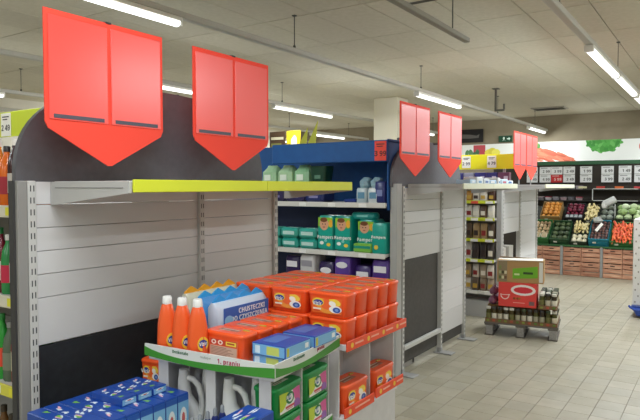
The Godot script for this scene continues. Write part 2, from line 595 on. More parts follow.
func build_endcaps() -> void:
	var board := tri_mat(noise_tex(61, 0.04, Color.html("57565a"), Color.html("5d5c61")), 2.0, 0.55)
	var grey := mat("a9a8a6", 0.45)
	var pale := mat("c4c3c0", 0.42)
	var plank: Array = [mat("d0cfcf", 0.5), mat("cdcccc", 0.5), mat("d3d2d2", 0.5)]
	var black := tri_mat(noise_tex(62, 0.05, Color.html("1b1d21"), Color.html("23262a")), 1.5, 0.6)
	var dark := tri_mat(noise_tex(63, 0.05, Color.html("403e3d"), Color.html("484644")), 1.5, 0.55)
	var yellow := mat("d3da2c", 0.4)
	var cream := mat("dcdcc0", 0.4)
	# ---- first end cap
	var e := thing("end_cap_shelving", "pale grey slatted end shelf with yellow shelf edge behind the detergent displays", "shelving")
	part(e, "side_cover", bx(0.045, 1.5, 0.038, 0.003), mat("8e8c89", 0.5), V(EX - 0.012, 0.77, -1.213))
	part(e, "edge_trim", bx(0.03, 1.5, 0.008), mat("3b3a3a", 0.6), V(EX - 0.02, 0.77, -1.19))
	upright(e, -1.2485, 0.02, 1.52, 0.1, pale)
	upright(e, -2.112, 0.02, 1.52, 0.1, pale)
	upright(e, -2.69, 0.02, 1.52, 0.1, pale)
	var ys := [0.905, 1.083, 1.171, 1.258, 1.345, 1.432, 1.518]
	for bay: Array in [[-1.2655, -2.096], [-2.129, -2.674]]:
		for i in ys.size() - 1:
			part(e, "plank", bx(0.016, ys[i + 1] - ys[i] - 0.0022, bay[0] - bay[1], 0.0015), plank[i % 3], V(EX - 0.012, (ys[i] + ys[i + 1]) / 2, (bay[0] + bay[1]) / 2))
		part(e, "lower_panel", bx(0.012, 0.86, bay[0] - bay[1], 0.001), black, V(EX - 0.014, 0.47, (bay[0] + bay[1]) / 2))
	for z: float in [-1.2485, -2.112, -2.69]:
		foot(e, z, mat("a2a2a1", 0.45))
	end_shelf(e, -1.342, -2.78, -1.662, yellow, 2)
	part(e, "header_board", prism_x(arch(-1.905, 0.70, 1.515, 1.53, 1.925), 0.024), board, V(EX - 0.03, 0, 0))
	# ---- second end cap
	e = thing("end_cap_shelving", "empty pale grey end shelf with dark lower panel beside the diaper aisle", "shelving")
	part(e, "side_cover", bx(0.06, 1.5, 0.085, 0.003), grey, V(EX - 0.012, 0.77, -4.232))
	upright(e, -4.325, 0.02, 1.5, 0.08, pale)
	upright(e, -5.105, 0.02, 1.5, 0.08, pale)
	upright(e, -5.69, 0.02, 1.5, 0.08, pale)
	var y2 := [0.912, 1.107, 1.202, 1.297, 1.392, 1.49]
	for i in y2.size() - 1:
		part(e, "plank", bx(0.016, y2[i + 1] - y2[i] - 0.003, 0.744, 0.0015), plank[i % 3], V(EX - 0.012, (y2[i] + y2[i + 1]) / 2, -4.715))
	part(e, "lower_panel", bx(0.012, 0.84, 0.744, 0.001), dark, V(EX - 0.03, 0.485, -4.715))
	part(e, "cross_bar", bx(0.03, 0.036, 0.744, 0.003), pale, V(EX + 0.002, 0.208, -4.715))
	var y3 := [0.155, 0.345, 0.535, 0.725, 0.912, 1.107, 1.202, 1.297, 1.49]
	for i in y3.size() - 1:
		part(e, "plank", bx(0.016, y3[i + 1] - y3[i] - 0.003, 0.55, 0.0015), plank[(i + 1) % 3], V(EX - 0.012, (y3[i] + y3[i + 1]) / 2, -5.398))
	part(e, "kick_panel", bx(0.012, 0.09, 0.55, 0.001), dark, V(EX - 0.02, 0.105, -5.398))
	for z: float in [-4.325, -5.105, -5.69]:
		foot(e, z, mat("a2a2a1", 0.45))
	end_shelf(e, -4.43, -5.87, -1.662, cream, 2)
	part(e, "header_board", prism_x(arch(-4.9, 0.72, 1.495, 1.53, 1.88), 0.024), board, V(EX - 0.03, 0, 0))
	# ---- third end cap
	e = thing("end_cap_shelving", "farthest pale end shelf with an open lower bay near the produce", "shelving")
	part(e, "side_cover", bx(0.06, 1.46, 0.06, 0.003), grey, V(EX - 0.012, 0.75, -6.84))
	upright(e, -6.9, 0.02, 1.48, 0.08, pale)
	upright(e, -7.6, 0.02, 1.48, 0.08, pale)
	upright(e, -8.4, 0.02, 1.48, 0.08, pale)
	var y4 := [0.95, 1.13, 1.31, 1.475]
	for i in y4.size() - 1:
		part(e, "plank", bx(0.016, y4[i + 1] - y4[i] - 0.003, 0.664, 0.0015), plank[i % 3], V(EX - 0.012, (y4[i] + y4[i + 1]) / 2, -7.25))
	var y5 := [0.06, 0.24, 0.42, 0.6, 0.78, 0.95, 1.13, 1.31, 1.475]
	for i in y5.size() - 1:
		part(e, "plank", bx(0.016, y5[i + 1] - y5[i] - 0.003, 0.764, 0.0015), plank[(i + 2) % 3], V(EX - 0.012, (y5[i] + y5[i + 1]) / 2, -8.0))
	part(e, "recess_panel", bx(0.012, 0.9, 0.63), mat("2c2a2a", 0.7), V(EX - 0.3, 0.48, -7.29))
	part(e, "deck", bx(0.28, 0.03, 0.6, 0.003), grey, V(EX - 0.15, 0.5, -7.29))
	part(e, "kick_panel", bx(0.012, 0.46, 0.664), grey, V(EX - 0.012, 0.26, -7.25))
	end_shelf(e, -6.97, -8.5, -1.662, cream, 2)
	for i in 2:
		solo("white_carton", "white carton in the open lower bay of the farthest end shelf, " + ["left one", "right one"][i], "carton", bx(0.18, 0.26, 0.17, 0.004), mat("cfccc6", 0.6), V(EX - 0.14, 0.646, -7.13 - 0.3 * i))

# ------------------------------------------------------------------ red arrow signs
func build_signs() -> void:
	var red := StandardMaterial3D.new()
	red.albedo_color = Color.html("ff5444")
	red.roughness = 0.65
	red.metallic_specular = 0.25
	red.backlight_enabled = true
	red.backlight = Color(0.35, 0.09, 0.08)
	var pocket := StandardMaterial3D.new()
	pocket.albedo_color = Color.html("ff4b41")
	pocket.roughness = 0.28
	pocket.metallic_specular = 0.95
	var bar := mat("52505c", 0.5)
	var steel := mat("3d3c3e", 0.5)
	var w := 0.525
	var spots := [[-1.473, "first end shelf, nearer of its pair"], [-2.172, "first end shelf, farther of its pair"], [-4.205, "middle end shelf, nearer of its pair"], [-4.9, "middle end shelf, farther of its pair"], [-7.0, "farthest end shelf, nearer of its pair"], [-7.5, "farthest end shelf, farther of its pair"]]
	for i in spots.size():
		var ww := w if i < 4 else 0.49
		var s := thing("arrow_sign", "blank red arrow sign above the %s" % spots[i][1], "sign", V(-1.95, 1.574, spots[i][0]), 0.0, "red arrow signs above the end shelves")
		var h := ww / 2
		var top := 0.54
		var cor := 0.141
		var r := 0.012
		var pl := PackedVector2Array([Vector2(-0.008, 0.003), Vector2(0.008, 0.003), Vector2(h - r, cor - r), Vector2(h, cor + r), Vector2(h, top), Vector2(-h, top), Vector2(-h, cor + r), Vector2(-h + r, cor - r)])
		part(s, "plate", prism_x(pl, 0.005), red)
		for sd: float in [-1.0, 1.0]:
			var pk := part(s, "pocket", bx(0.003, 0.36, h - 0.022, 0.001), pocket, V(0.0046, top - 0.02 - 0.18, sd * (h / 2 - 0.003)))
			part(pk, "strip", bx(0.003, 0.014, (h - 0.022) * 0.86, 0.0008), bar, V(0.002, -0.168, 0))
		part(s, "clip", bx(0.012, 0.007, 0.026, 0.002), steel, V(0, top + 0.0005, 0))
		if i < 4:
			part(s, "arm", boxes([[V(-0.077, 0.29, 0), V(0.15, 0.018, 0.018), 0.003], [V(-0.0085, 0.41, 0), V(0.012, 0.27, 0.03), 0.002]]), mat("555458", 0.5))
		else:
			part(s, "arm", bx(0.01, 0.5, 0.02, 0.002), mat("8b8a88", 0.5), V(-0.0085, 0.196, 0))

# ------------------------------------------------------------------ long shelves behind the end caps
func label_card(parent: Node3D, at: Vector3, w: float, h: float, paper: String, ink: String, big: String, rot := Vector3.ZERO, small := "") -> Node3D:
	var c := part(parent, "price_card", bx(w, h, 0.003, 0.0005), mat(paper, 0.5), at, rot)
	part(c, "print", text_mesh(big, h * 0.36), mat(ink, 0.6), V(0, -h * 0.14, 0.0018))
	part(c, "print", bx(w * 0.7, h * 0.05, 0.001), mat(ink, 0.6), V(0, h * 0.34, 0.0015))
	part(c, "print", bx(w * 0.5, h * 0.05, 0.001), mat(ink, 0.6), V(-w * 0.06, h * 0.23, 0.0015))
	return c

func shelf_row(parent: Node3D, xa: float, xb: float, y: float, zf: float, zb: float, m: Material, strip: Material, strip_h: float) -> MeshInstance3D:
	var sh := part(parent, "shelf", bx(xb - xa, 0.024, zf - zb, 0.002), m, V((xa + xb) / 2, y - 0.012, (zf + zb) / 2))
	part(sh, "price_strip", bx(xb - xa, strip_h, 0.008, 0.002), strip, V(0, 0.012 - strip_h / 2 + 0.004, (zf - zb) / 2 + 0.004))
	return sh

func build_gondolas() -> void:
	var white := mat("d4d3cf", 0.45)
	var grey := mat("a3a2a0", 0.5)
	var rng2 := RandomNumberGenerator.new()
	rng2.seed = 77
	# ---- juice shelf at the left edge
	var zf := -1.225
	var g := thing("shelving_unit", "shelving stocked with juice bottles at the left edge under a lime header", "shelving")
	var xa := -4.3
	var xb := -2.145
	part(g, "back_panel", bx(xb - xa, 1.48, 0.03), mat("8f8c84", 0.6), V((xa + xb) / 2, 0.75, -1.93))
	part(g, "plinth", bx(xb - xa, 0.12, 0.6), grey, V((xa + xb) / 2, 0.06, zf - 0.35))
	for y: float in [0.38, 0.745, 1.085, 1.425]:
		var strip := mat("d8d34a" if y < 1.0 else "d9d4c0", 0.45)
		var sh := shelf_row(g, xa, xb, y, zf, -1.9, white, strip, 0.045)
		for k in 5:
			part(sh, "price_tag", bx(0.05, 0.03, 0.002), mat("e6e03a" if k % 2 == 0 else "f0efe8", 0.5), V((xb - xa) / 2 - 0.05 - 0.11 * k, -0.006, (zf + 1.9) / 2 + 0.0095))
	part(g, "header", bx(xb - xa - 0.2, 0.14, 0.012, 0.002), mat("c2d02c", 0.45), V((xa + xb) / 2 - 0.1, 1.852, -1.89))
	part(g, "header_post", bx(0.03, 0.45, 0.03, 0.003), grey, V(xb - 0.5, 1.69, -1.912))
	part(g, "header_post", bx(0.03, 0.45, 0.03, 0.003), grey, V(xa + 0.3, 1.69, -1.912))
	label_card(g, V(-3.41, 1.85, -1.88), 0.1, 0.13, "e9e6dc", "2b2a2a", "2 49")
	# bottles, nearest columns only
	var orange := mat("e2701e", 0.25)
	var juice := loft([[0, 0.03, 0.03], [0.006, 0.034, 0.034], [0.12, 0.034, 0.034], [0.15, 0.028, 0.028], [0.175, 0.014, 0.014], [0.19, 0.014, 0.014]], 12, 2.6)
	var capm := loft([[0, 0.016, 0.016], [0.018, 0.016, 0.016], [0.02, 0.014, 0.014]], 12)
	var wrap := loft([[0, 0.0349, 0.0349], [0.06, 0.0349, 0.0349]], 12, 2.6)
	var levels := [
		[1.425, ["e2701e", "3a1a1c", "de6a1a", "e58a2a"], ["2f2a28", "e9e4da", "2f2a28", "e9e4da"], ["e9d9b0", "c8c0b8", "a02030", "e0e0d0"], "on the top shelf"],
		[1.085, ["2c1416", "3a1a1c", "2e8a4a", "7a2030"], ["d8d5d0", "1f7a3a", "d8d5d0", "1f7a3a"], ["c82848", "b8b4b0", "c82848", "e0dcd0"], "on the second shelf"],
		[0.745, ["2f9a3a", "c8342a", "5a6a58", "2f9a3a"], ["2a8a3a", "c23028", "8a8f88", "2a8a3a"], ["e0452f", "d8d0b0", "78806e", "e04a30"], "on the third shelf"],
		[0.38, ["7a6a1a", "8a3a1a", "b89a2a", "6a4a2a"], ["3a3020", "3a3020", "3a3020", "3a3020"], ["d0b040", "c08030", "d0b040", "c0a060"], "on the lowest shelf"]]
	for lv: Array in levels:
		for k in 4:
			for d in 2:
				var b := thing("juice_bottle", "juice bottle %s at the left edge, %s from post, %s" % [lv[4], ordinal(k), ["front row", "second row"][d]], "bottle", V(-2.18 - 0.06 * k, lv[0], zf - 0.045 - 0.07 * d), 0.3 * k, "juice bottles at the left edge")
				b.scale = V(0.8, 1.12 + 0.12 * ((k + d) % 2), 0.8)
				part(b, "body", juice, mat(lv[1][k], 0.22))
				part(b, "cap", capm, mat(lv[2][k], 0.4), V(0, 0.185, 0))
				part(b, "label", wrap, mat(lv[3][k], 0.5), V(0, 0.04, 0))
	# ---- diaper shelf
	zf = -4.15
	g = thing("shelving_unit", "blue-backed shelving with diaper packs between the first two end shelves", "shelving")
	xa = -5.2
	xb = -2.17
	var blue := tri_mat(noise_tex(71, 0.03, Color.html("094d8e"), Color.html("0d5396")), 1.2, 0.6)
	part(g, "back_panel", bx(xb - xa, 0.55, 0.03), blue, V((xa + xb) / 2, 1.6, -4.62))
	part(g, "back_panel", bx(xb - xa, 1.3, 0.03), mat("1d2f5c", 0.5), V((xa + xb) / 2, 0.66, -4.66))
	part(g, "plinth", bx(xb - xa, 0.12, 0.5), grey, V((xa + xb) / 2, 0.06, zf - 0.28))
	for y: float in [0.22, 0.62, 0.972, 1.368]:
		var sh := shelf_row(g, xa, xb, y, zf, -4.645, white, mat("d6d4ce", 0.4), 0.04)
		for k in 4:
			part(sh, "price_tag", bx(0.07, 0.03, 0.002), mat("eeeeea", 0.5), V((xb - xa) / 2 - 0.2 - 0.29 * k, -0.006, (zf + 4.645) / 2 + 0.0095))
	var hd := part(g, "header", boxes([[V(0, 0, 0), V(1.12, 0.165, 0.02), 0.008], [V(0, 0.078, -0.23), V(1.12, 0.012, 0.46), 0.004]]), blue, V(-2.70, 1.772, zf + 0.02))
	part(g, "side_wall", bx(0.012, 0.55, 0.42, 0.002), blue, V(-2.162, 1.59, zf - 0.225))
	label_card(hd, V(0.5, 0.0, 0.012), 0.1, 0.15, "e8402c", "2b1a18", "3 99")
	# packs
	diapers(zf)
	# ---- coffee shelf
	zf = -6.74
	g = thing("shelving_unit", "shelving with coffee bags and yellow header between the last two end shelves", "shelving")
	xa = -5.4
	xb = -2.15
	part(g, "back_panel", bx(xb - xa, 1.45, 0.03), mat("a8a59c", 0.6), V((xa + xb) / 2, 0.73, -6.952))
	part(g, "plinth", bx(xb - xa, 0.19, 0.18, 0.003), mat("b2b1ad", 0.5), V((xa + xb) / 2, 0.095, zf - 0.11))
	for y: float in [0.3, 0.665, 0.9, 1.14, 1.335]:
		var sh := shelf_row(g, xa, xb, y, zf, -6.935, white, mat("e2e0d4" if y < 0.4 else "cfd832", 0.4), 0.036)
		for k in 6:
			part(sh, "price_tag", bx(0.085, 0.03, 0.002), mat("e05a40" if (k == 1 and y > 1.3) else "efeee6", 0.5), V((xb - xa) / 2 - 0.06 - 0.17 * k, -0.005, (zf + 6.935) / 2 + 0.0095))
	part(g, "top_shelf", bx(xb - xa, 0.03, 0.85, 0.003), white, V((xa + xb) / 2, 1.485, -7.17))
	var yh := part(g, "header", bx(1.9, 0.185, 0.014, 0.002), mat("ece414", 0.45), V(-3.05, 1.81, -7.55))
	for x: float in [-3.8, -2.3]:
		part(g, "header_post", bx(0.03, 0.5, 0.03, 0.003), grey, V(x, 1.65, -7.575))
	label_card(yh, V(0.27, 0, 0.009), 0.115, 0.15, "f1efe6", "252525", "2 99")
	label_card(yh, V(0.6, 0.0, 0.009), 0.115, 0.15, "f1efe6", "252525", "4 79")
	label_card(yh, V(-0.3, 0, 0.009), 0.115, 0.15, "f1efe6", "252525", "1 99")
	# cartons standing on the top shelf under the header
	var cols := ["4a2620", "2e2a78", "2f2b7c", "8a8aa0", "2c2a76", "4a2a22", "3a2a70"]
	for k in 6:
		var c := thing("coffee_carton", "%s carton under the yellow header, %s from the end" % [["plum and grey", "purple", "purple", "pale lilac", "indigo", "brown"][k], ordinal(k)], "carton", V(-2.25 - 0.145 * k, 1.5, -7.42), 0.0, "cartons under the yellow header")
		part(c, "box", bx(0.135, 0.17, 0.09, 0.003), mat(["6a3a5c", "2e2a78", "2f2b7c", "8a8aa0", "2c2a76", "4a2620"][k], 0.45), V(0, 0.085, 0))
		part(c, "label", bx(0.05, 0.09, 0.001), mat("c9c2d6", 0.5), V(0.03 if k != 4 else -0.03, 0.08, 0.0455))
	# flat packs lying on the middle end shelf
	for k in 7:
		var c := thing("flat_pack", "small white and blue flat pack on the middle end shelf, %s from its far end" % ordinal(k), "pack", V(-1.76, 1.5195, -5.79 + 0.17 * k), rng2.randf_range(-0.2, 0.2), "flat packs on the middle end shelf")
		part(c, "box", bx(0.12, 0.035 + 0.012 * (k % 3), 0.15, 0.006), mat(["d6dde4", "b9cfe0", "e2e2e0", "8fb2d2", "d0d6dc", "dfe4e6", "a8c6dc"][k], 0.4), V(0, 0.0175 + 0.006 * (k % 3), 0))
		part(c, "label", bx(0.002, 0.018, 0.07), mat(["3f6fae", "c05060", "4a88b8", "f0f0ee", "3d5f9e", "4f86b0", "e8ecf0"][k], 0.4), V(0.061, 0.018, 0))
	# coffee bags
	var bag := loft([[0, 0.035, 0.024], [0.004, 0.04, 0.028], [0.1, 0.04, 0.028], [0.13, 0.038, 0.016], [0.15, 0.038, 0.004]], 12, 4.0)
	var bagc := [["b8843c", "c9a05a", "7a4a2a", "d8d0c4", "4a2c20"], ["c9c2b4", "8a6a48", "5a4030", "dcd6ca", "a07a4c"], ["5a4632", "a4875c", "6a5038", "b89a6a", "4a3828"], ["4c4238", "cfcac0", "3c3430", "6a4e3a", "d6d2ca"], ["c8c0b0", "8c7a60", "d2cabc", "a89880", "5c4c3c"]]
	var lv2 := [1.335, 1.14, 0.9, 0.665, 0.3]
	var nm := ["top", "second", "third", "fourth", "bottom"]
	for r in 5:
		var hgt: float = [0.115, 0.145, 0.175, 0.19, 0.15][r]
		for k in 8:
			var rows := 2 if r == 4 else 1
			for q in rows:
				var col: String = bagc[r][rng2.randi() % 5]
				var b := thing("coffee_bag", "coffee bag on the %s coffee shelf, %s from the end post%s" % [nm[r], ordinal(k), ["", ", stacked on another"][q]], "bag", V(-2.205 - 0.088 * k, lv2[r] + q * hgt, zf - 0.05 - rng2.randf() * 0.03), rng2.randf_range(-0.12, 0.12), "coffee bags on the shelves")
				b.scale = Vector3(1, hgt / 0.15, 1)
				part(b, "bag_body", bag, mat(col, 0.4))
				part(b, "label", bx(0.05, 0.05, 0.001), mat(["e8e0d0", "3a2a22", "c8a040", "8c2c28"][rng2.randi() % 4], 0.5), V(0, 0.055, 0.0285))

func pillow_pack(w: float, h: float, d: float, hex: String) -> ArrayMesh:
	var k := "pp%.3f%.3f%.3f" % [w, h, d]
	if not meshes.has(k):
		meshes[k] = loft([[0, w * 0.46, d * 0.44], [h * 0.06, w * 0.495, d * 0.49], [h * 0.5, w * 0.5, d * 0.5], [h * 0.9, w * 0.495, d * 0.49], [h, w * 0.45, d * 0.42]], 20, 6.0)
	return meshes[k]

func diapers(zf: float) -> void:
	var teal := "0f9a8c"
	var y := 0.972
	# tall packs with a baby on the front
	var img := lerp_img(96, 160, Color.html("12a08f"))
	img.fill_rect(Rect2i(0, 0, 96, 52), Color.html("8fc43a"))
	img.fill_rect(Rect2i(0, 46, 96, 8), Color.html("3fae6a"))
	blob(img, 40, 34, 30, 32, Color.html("d9a283"))
	blob(img, 38, 12, 24, 12, Color.html("7a4a2c"))
	blob(img, 30, 34, 3, 3, Color.html("3a2a22"))
	blob(img, 48, 34, 3, 3, Color.html("3a2a22"))
	blob(img, 39, 50, 8, 3, Color.html("b05a50"))
	blob(img, 84, 30, 14, 20, Color.html("f0b23a"))
	blob(img, 24, 132, 14, 9, Color.html("f2f2ea"))
	blob(img, 70, 140, 14, 9, Color.html("e9c84a"))
	blob(img, 50, 120, 10, 7, Color.html("7fd0c4"))
	var front := print_mat(img, 0.3)
	var xs := [-2.745, -2.577, -2.385]
	for i in 3:
		var p := thing("diaper_pack", "tall teal diaper pack with a baby photo, %s from the left on the middle shelf" % ordinal(i), "diaper pack", V(xs[i], y, zf - 0.09 - (0.04 if i == 2 else 0.0)), 0.0, "tall teal diaper packs")
		var hh := 0.285 if i < 2 else 0.262
		part(p, "wrap", pillow_pack(0.162, hh, 0.2, teal), mat(teal, 0.3), V(0, 0, -0.04))
		part(p, "front_print", sheet(0.14, hh - 0.03), front, V(0, hh / 2, 0.0615))
		part(p, "lettering", text_mesh("Pampers", 0.038), mat("f4f4f0", 0.4), V(0, hh * 0.38, 0.063))
	var p4 := thing("diaper_pack", "plain teal diaper pack beside the end post on the middle shelf", "diaper pack", V(-2.243, y, zf - 0.1), 0.0, "tall teal diaper packs")
	part(p4, "wrap", pillow_pack(0.135, 0.24, 0.16, teal), mat("1aa090", 0.3))
	part(p4, "lettering", text_mesh("Pampers", 0.03), mat("f4f4f0", 0.4), V(0, 0.13, 0.081))
	part(p4, "dot", loft([[0, 0.018, 0.018], [0.002, 0.018, 0.018]], 12), mat("e9c84a", 0.4), V(-0.02, 0.05, 0.08), Vector3(PI / 2, 0, 0))
	var low := thing("diaper_pack", "small green and teal diaper pack lying in front of the third tall pack", "diaper pack", V(-2.385, y, zf - 0.033), 0.0)
	part(low, "wrap", bx(0.165, 0.075, 0.05, 0.012), mat("7cb848", 0.35), V(0, 0.0375, 0))
	part(low, "stripe", bx(0.15, 0.02, 0.002), mat("12907f", 0.35), V(0, 0.045, 0.0255))
	# lying packs of wipes at the left
	for c in 3:
		for r in 2:
			var q := thing("wipes_pack", "flat teal wipes pack, %s of the stack %s" % [["bottom", "top"][r], ["nearest the tall packs", "second from the tall packs", "at the far left"][c]], "wipes pack", V(-2.93 - 0.19 * c, y + 0.088 * r, zf - 0.1 + 0.01 * r), 0.03 * (r - c), "wipes packs on the middle shelf")
			part(q, "wrap", bx(0.182, 0.086, 0.15, 0.022), mat(["2fa294", "3aa89a"][r], 0.3), V(0, 0.0405, 0))
			part(q, "band", bx(0.12, 0.03, 0.002), mat("bfe0da", 0.35), V(0.005, 0.042, 0.0755))
	var lie := thing("wipes_pack", "soft teal pack lying on top of the third tall diaper pack", "wipes pack", V(-2.42, y + 0.2625, zf - 0.13))
	part(lie, "wrap", loft([[0, 0.1, 0.05], [0.012, 0.112, 0.06], [0.04, 0.112, 0.06], [0.055, 0.1, 0.045]], 16, 4.0), mat("1c8f8a", 0.3))
	part(lie, "label", bx(0.1, 0.016, 0.002), mat("7cc6c0", 0.4), V(0, 0.027, 0.0595))
	# top shelf
	y = 1.368
	for k in 2:
		var q := thing("pack_bundle", ["silver-white bundled pack", "white pack"][k] + " at the right of the top shelf under the blue header, " + ["left one", "right one"][k], "pack", V(-2.4 + 0.105 * k, y, zf - 0.09))
		part(q, "wrap", pillow_pack(0.1, 0.12, 0.14, ""), mat(["b4c6cc", "d5dde0"][k], 0.3))
		part(q, "label", bx(0.06, 0.05, 0.002), mat("5f8fae", 0.4), V(0, 0.06, 0.071))
		var u := thing("pack_bundle", "crumpled silver-blue bag on top of the %s upright pack" % ["left", "right"][k], "bag", V(-2.395 + 0.1 * k, y + 0.1203, zf - 0.09))
		part(u, "wrap", loft([[0, 0.04, 0.05], [0.02, 0.046, 0.06, 0.004], [0.05, 0.044, 0.055, -0.004], [0.075, 0.038, 0.03, 0.012], [0.085, 0.02, 0.01]], 9, 2.6, false), mat("8fb0bd", 0.25))
	var nb := thing("pack_bundle", "dark navy pack beside the end post on the top shelf", "pack", V(-2.235, y, zf - 0.1))
	part(nb, "wrap", pillow_pack(0.1, 0.17, 0.16, ""), mat("27306e", 0.35))
	part(nb, "label", bx(0.05, 0.05, 0.002), mat("7c86b8", 0.4), V(0, 0.08, 0.081))
	for k in 3:
		var q := thing("pack_bundle", "low dark purple pack on the top shelf, %s from the left" % ordinal(k), "pack", V(-3.26 + 0.2 * k, y, zf - 0.12))
		part(q, "wrap", bx(0.19, 0.12, 0.2, 0.02), mat(["2b2450", "30285a", "1e2a66"][k], 0.35), V(0, 0.06, 0))
		part(q, "label", bx(0.09, 0.02, 0.002), mat("8a86b4", 0.4), V(0, 0.045, 0.1005))
	var fl := thing("pack_bundle", "low navy pouch lying flat in the middle of the top shelf", "pouch", V(-2.52, y, zf - 0.1))
	part(fl, "wrap", bx(0.12, 0.03, 0.12, 0.012), mat("2a3f86", 0.35), V(0, 0.015, 0))
	for k in 4:
		var q := thing("wipes_bag", ["pale green clear bag", "pale green clear bag with white print", "green and white bag", "dark green tray"][k] + " on the purple packs, %s from left" % ordinal(k), "bag", V(-3.35 + 0.175 * k, y + 0.1205, zf - 0.1))
		var hh := 0.195
		if k < 3:
			part(q, "wrap", loft([[0, 0.075, 0.07], [0.03, 0.086, 0.08], [hh * 0.7, 0.083, 0.075], [hh * 0.9, 0.06, 0.04, 0.01], [hh, 0.05, 0.012]], 11, 3.0, false), mat(["9dc49a", "a8cba0", "8fbf92"][k], 0.25))
			part(q, "label", bx(0.07, 0.05, 0.002), mat("dfeadb", 0.4), V(0, hh * 0.45, 0.079))
		else:
			part(q, "tray", loft([[0, 0.06, 0.06], [0.18, 0.085, 0.075]], 16, 6.0), mat("17402f", 0.35))
			part(q, "label", bx(0.06, 0.03, 0.002), mat("55806a", 0.4), V(0, 0.09, 0.069))
	# lower shelf, purple packs
	y = 0.62
	for k in 6:
		var q := thing("diaper_pack", "%s diaper pack on the lower shelf, %s from the right" % [["purple and white", "purple", "purple with white oval", "dark purple", "white", "dark purple"][k], ordinal(k)], "diaper pack", V(-2.23 - 0.175 * k, y, zf - 0.12 - 0.03 * (k % 2)), 0.0, "packs on the lower diaper shelf")
		var hh: float = [0.3, 0.24, 0.31, 0.25, 0.3, 0.28][k]
		part(q, "wrap", pillow_pack(0.16, hh, 0.2, ""), mat(["4a2a80", "3a2068", "5a3a96", "2c1a50", "c9c7c8", "2a1a4c"][k], 0.3))
		part(q, "label", loft([[0, 0.055, 0.026], [0.002, 0.055, 0.026]], 16) if k in [2, 3] else bx(0.11, 0.05, 0.002), mat("e6e4ea" if k != 4 else "9a96a0", 0.4), V(0, hh - 0.07, 0.1), Vector3(PI / 2, 0, 0) if k in [2, 3] else Vector3.ZERO)

# ------------------------------------------------------------------ detergent displays
var tub_prints := {}

func tub(kind: String, label: String, at: Vector3, turn: float, group: String, w := 0.196, h := 0.105, d := 0.092) -> Node3D:
	var o := thing("capsule_tub", label, "tub", at, turn, group)
	var body_m := mat("f6561f" if kind == "orange" else "0d8a3e", 0.35)
	var lid_m := mat("fa5e28" if kind == "orange" else "0f9446", 0.3)
	var k := "tub%.3f%.3f%.3f" % [w, h, d]
	if not meshes.has(k):
		meshes[k] = loft([[0, w * 0.44, d * 0.42], [h * 0.03, w * 0.455, d * 0.44], [h * 0.87, w * 0.482, d * 0.472]], 24, 7.0)
		meshes[k + "l"] = loft([[0, w * 0.498, d * 0.494], [h * 0.04, w * 0.5, d * 0.498], [h * 0.1, w * 0.494, d * 0.49], [h * 0.125, w * 0.47, d * 0.455]], 24, 7.0)
	part(o, "tub_body", meshes[k], body_m)
	var lid := part(o, "lid", meshes[k + "l"], lid_m, V(0, h * 0.865, 0))
	part(lid, "lid_label", sheet(w * 0.5, d * 0.34), tub_prints[kind + "_lid"], V(-w * 0.03, h * 0.1265, 0), FACE_UP)
	part(lid, "latch", bx(w * 0.16, h * 0.05, d * 0.12, 0.003), mat("c9a23c" if kind == "orange" else "d8dcc0", 0.35), V(w * 0.3, h * 0.135, -d * 0.2))
	var lb := part(o, "label", sheet(w * 0.74, h * 0.62), tub_prints[kind], V(0, h * 0.46, d * 0.475), Vector3(-0.035, 0, 0))
	if kind == "orange":
		part(lb, "lettering", text_mesh("Vizir", h * 0.2), mat("f6f2ea", 0.4), V(-w * 0.235, h * 0.06, 0.0012))
	else:
		part(lb, "lettering", text_mesh("Ariel", h * 0.16), mat("f6f6f2", 0.4), V(-w * 0.03, h * 0.12, 0.0012))
	return o

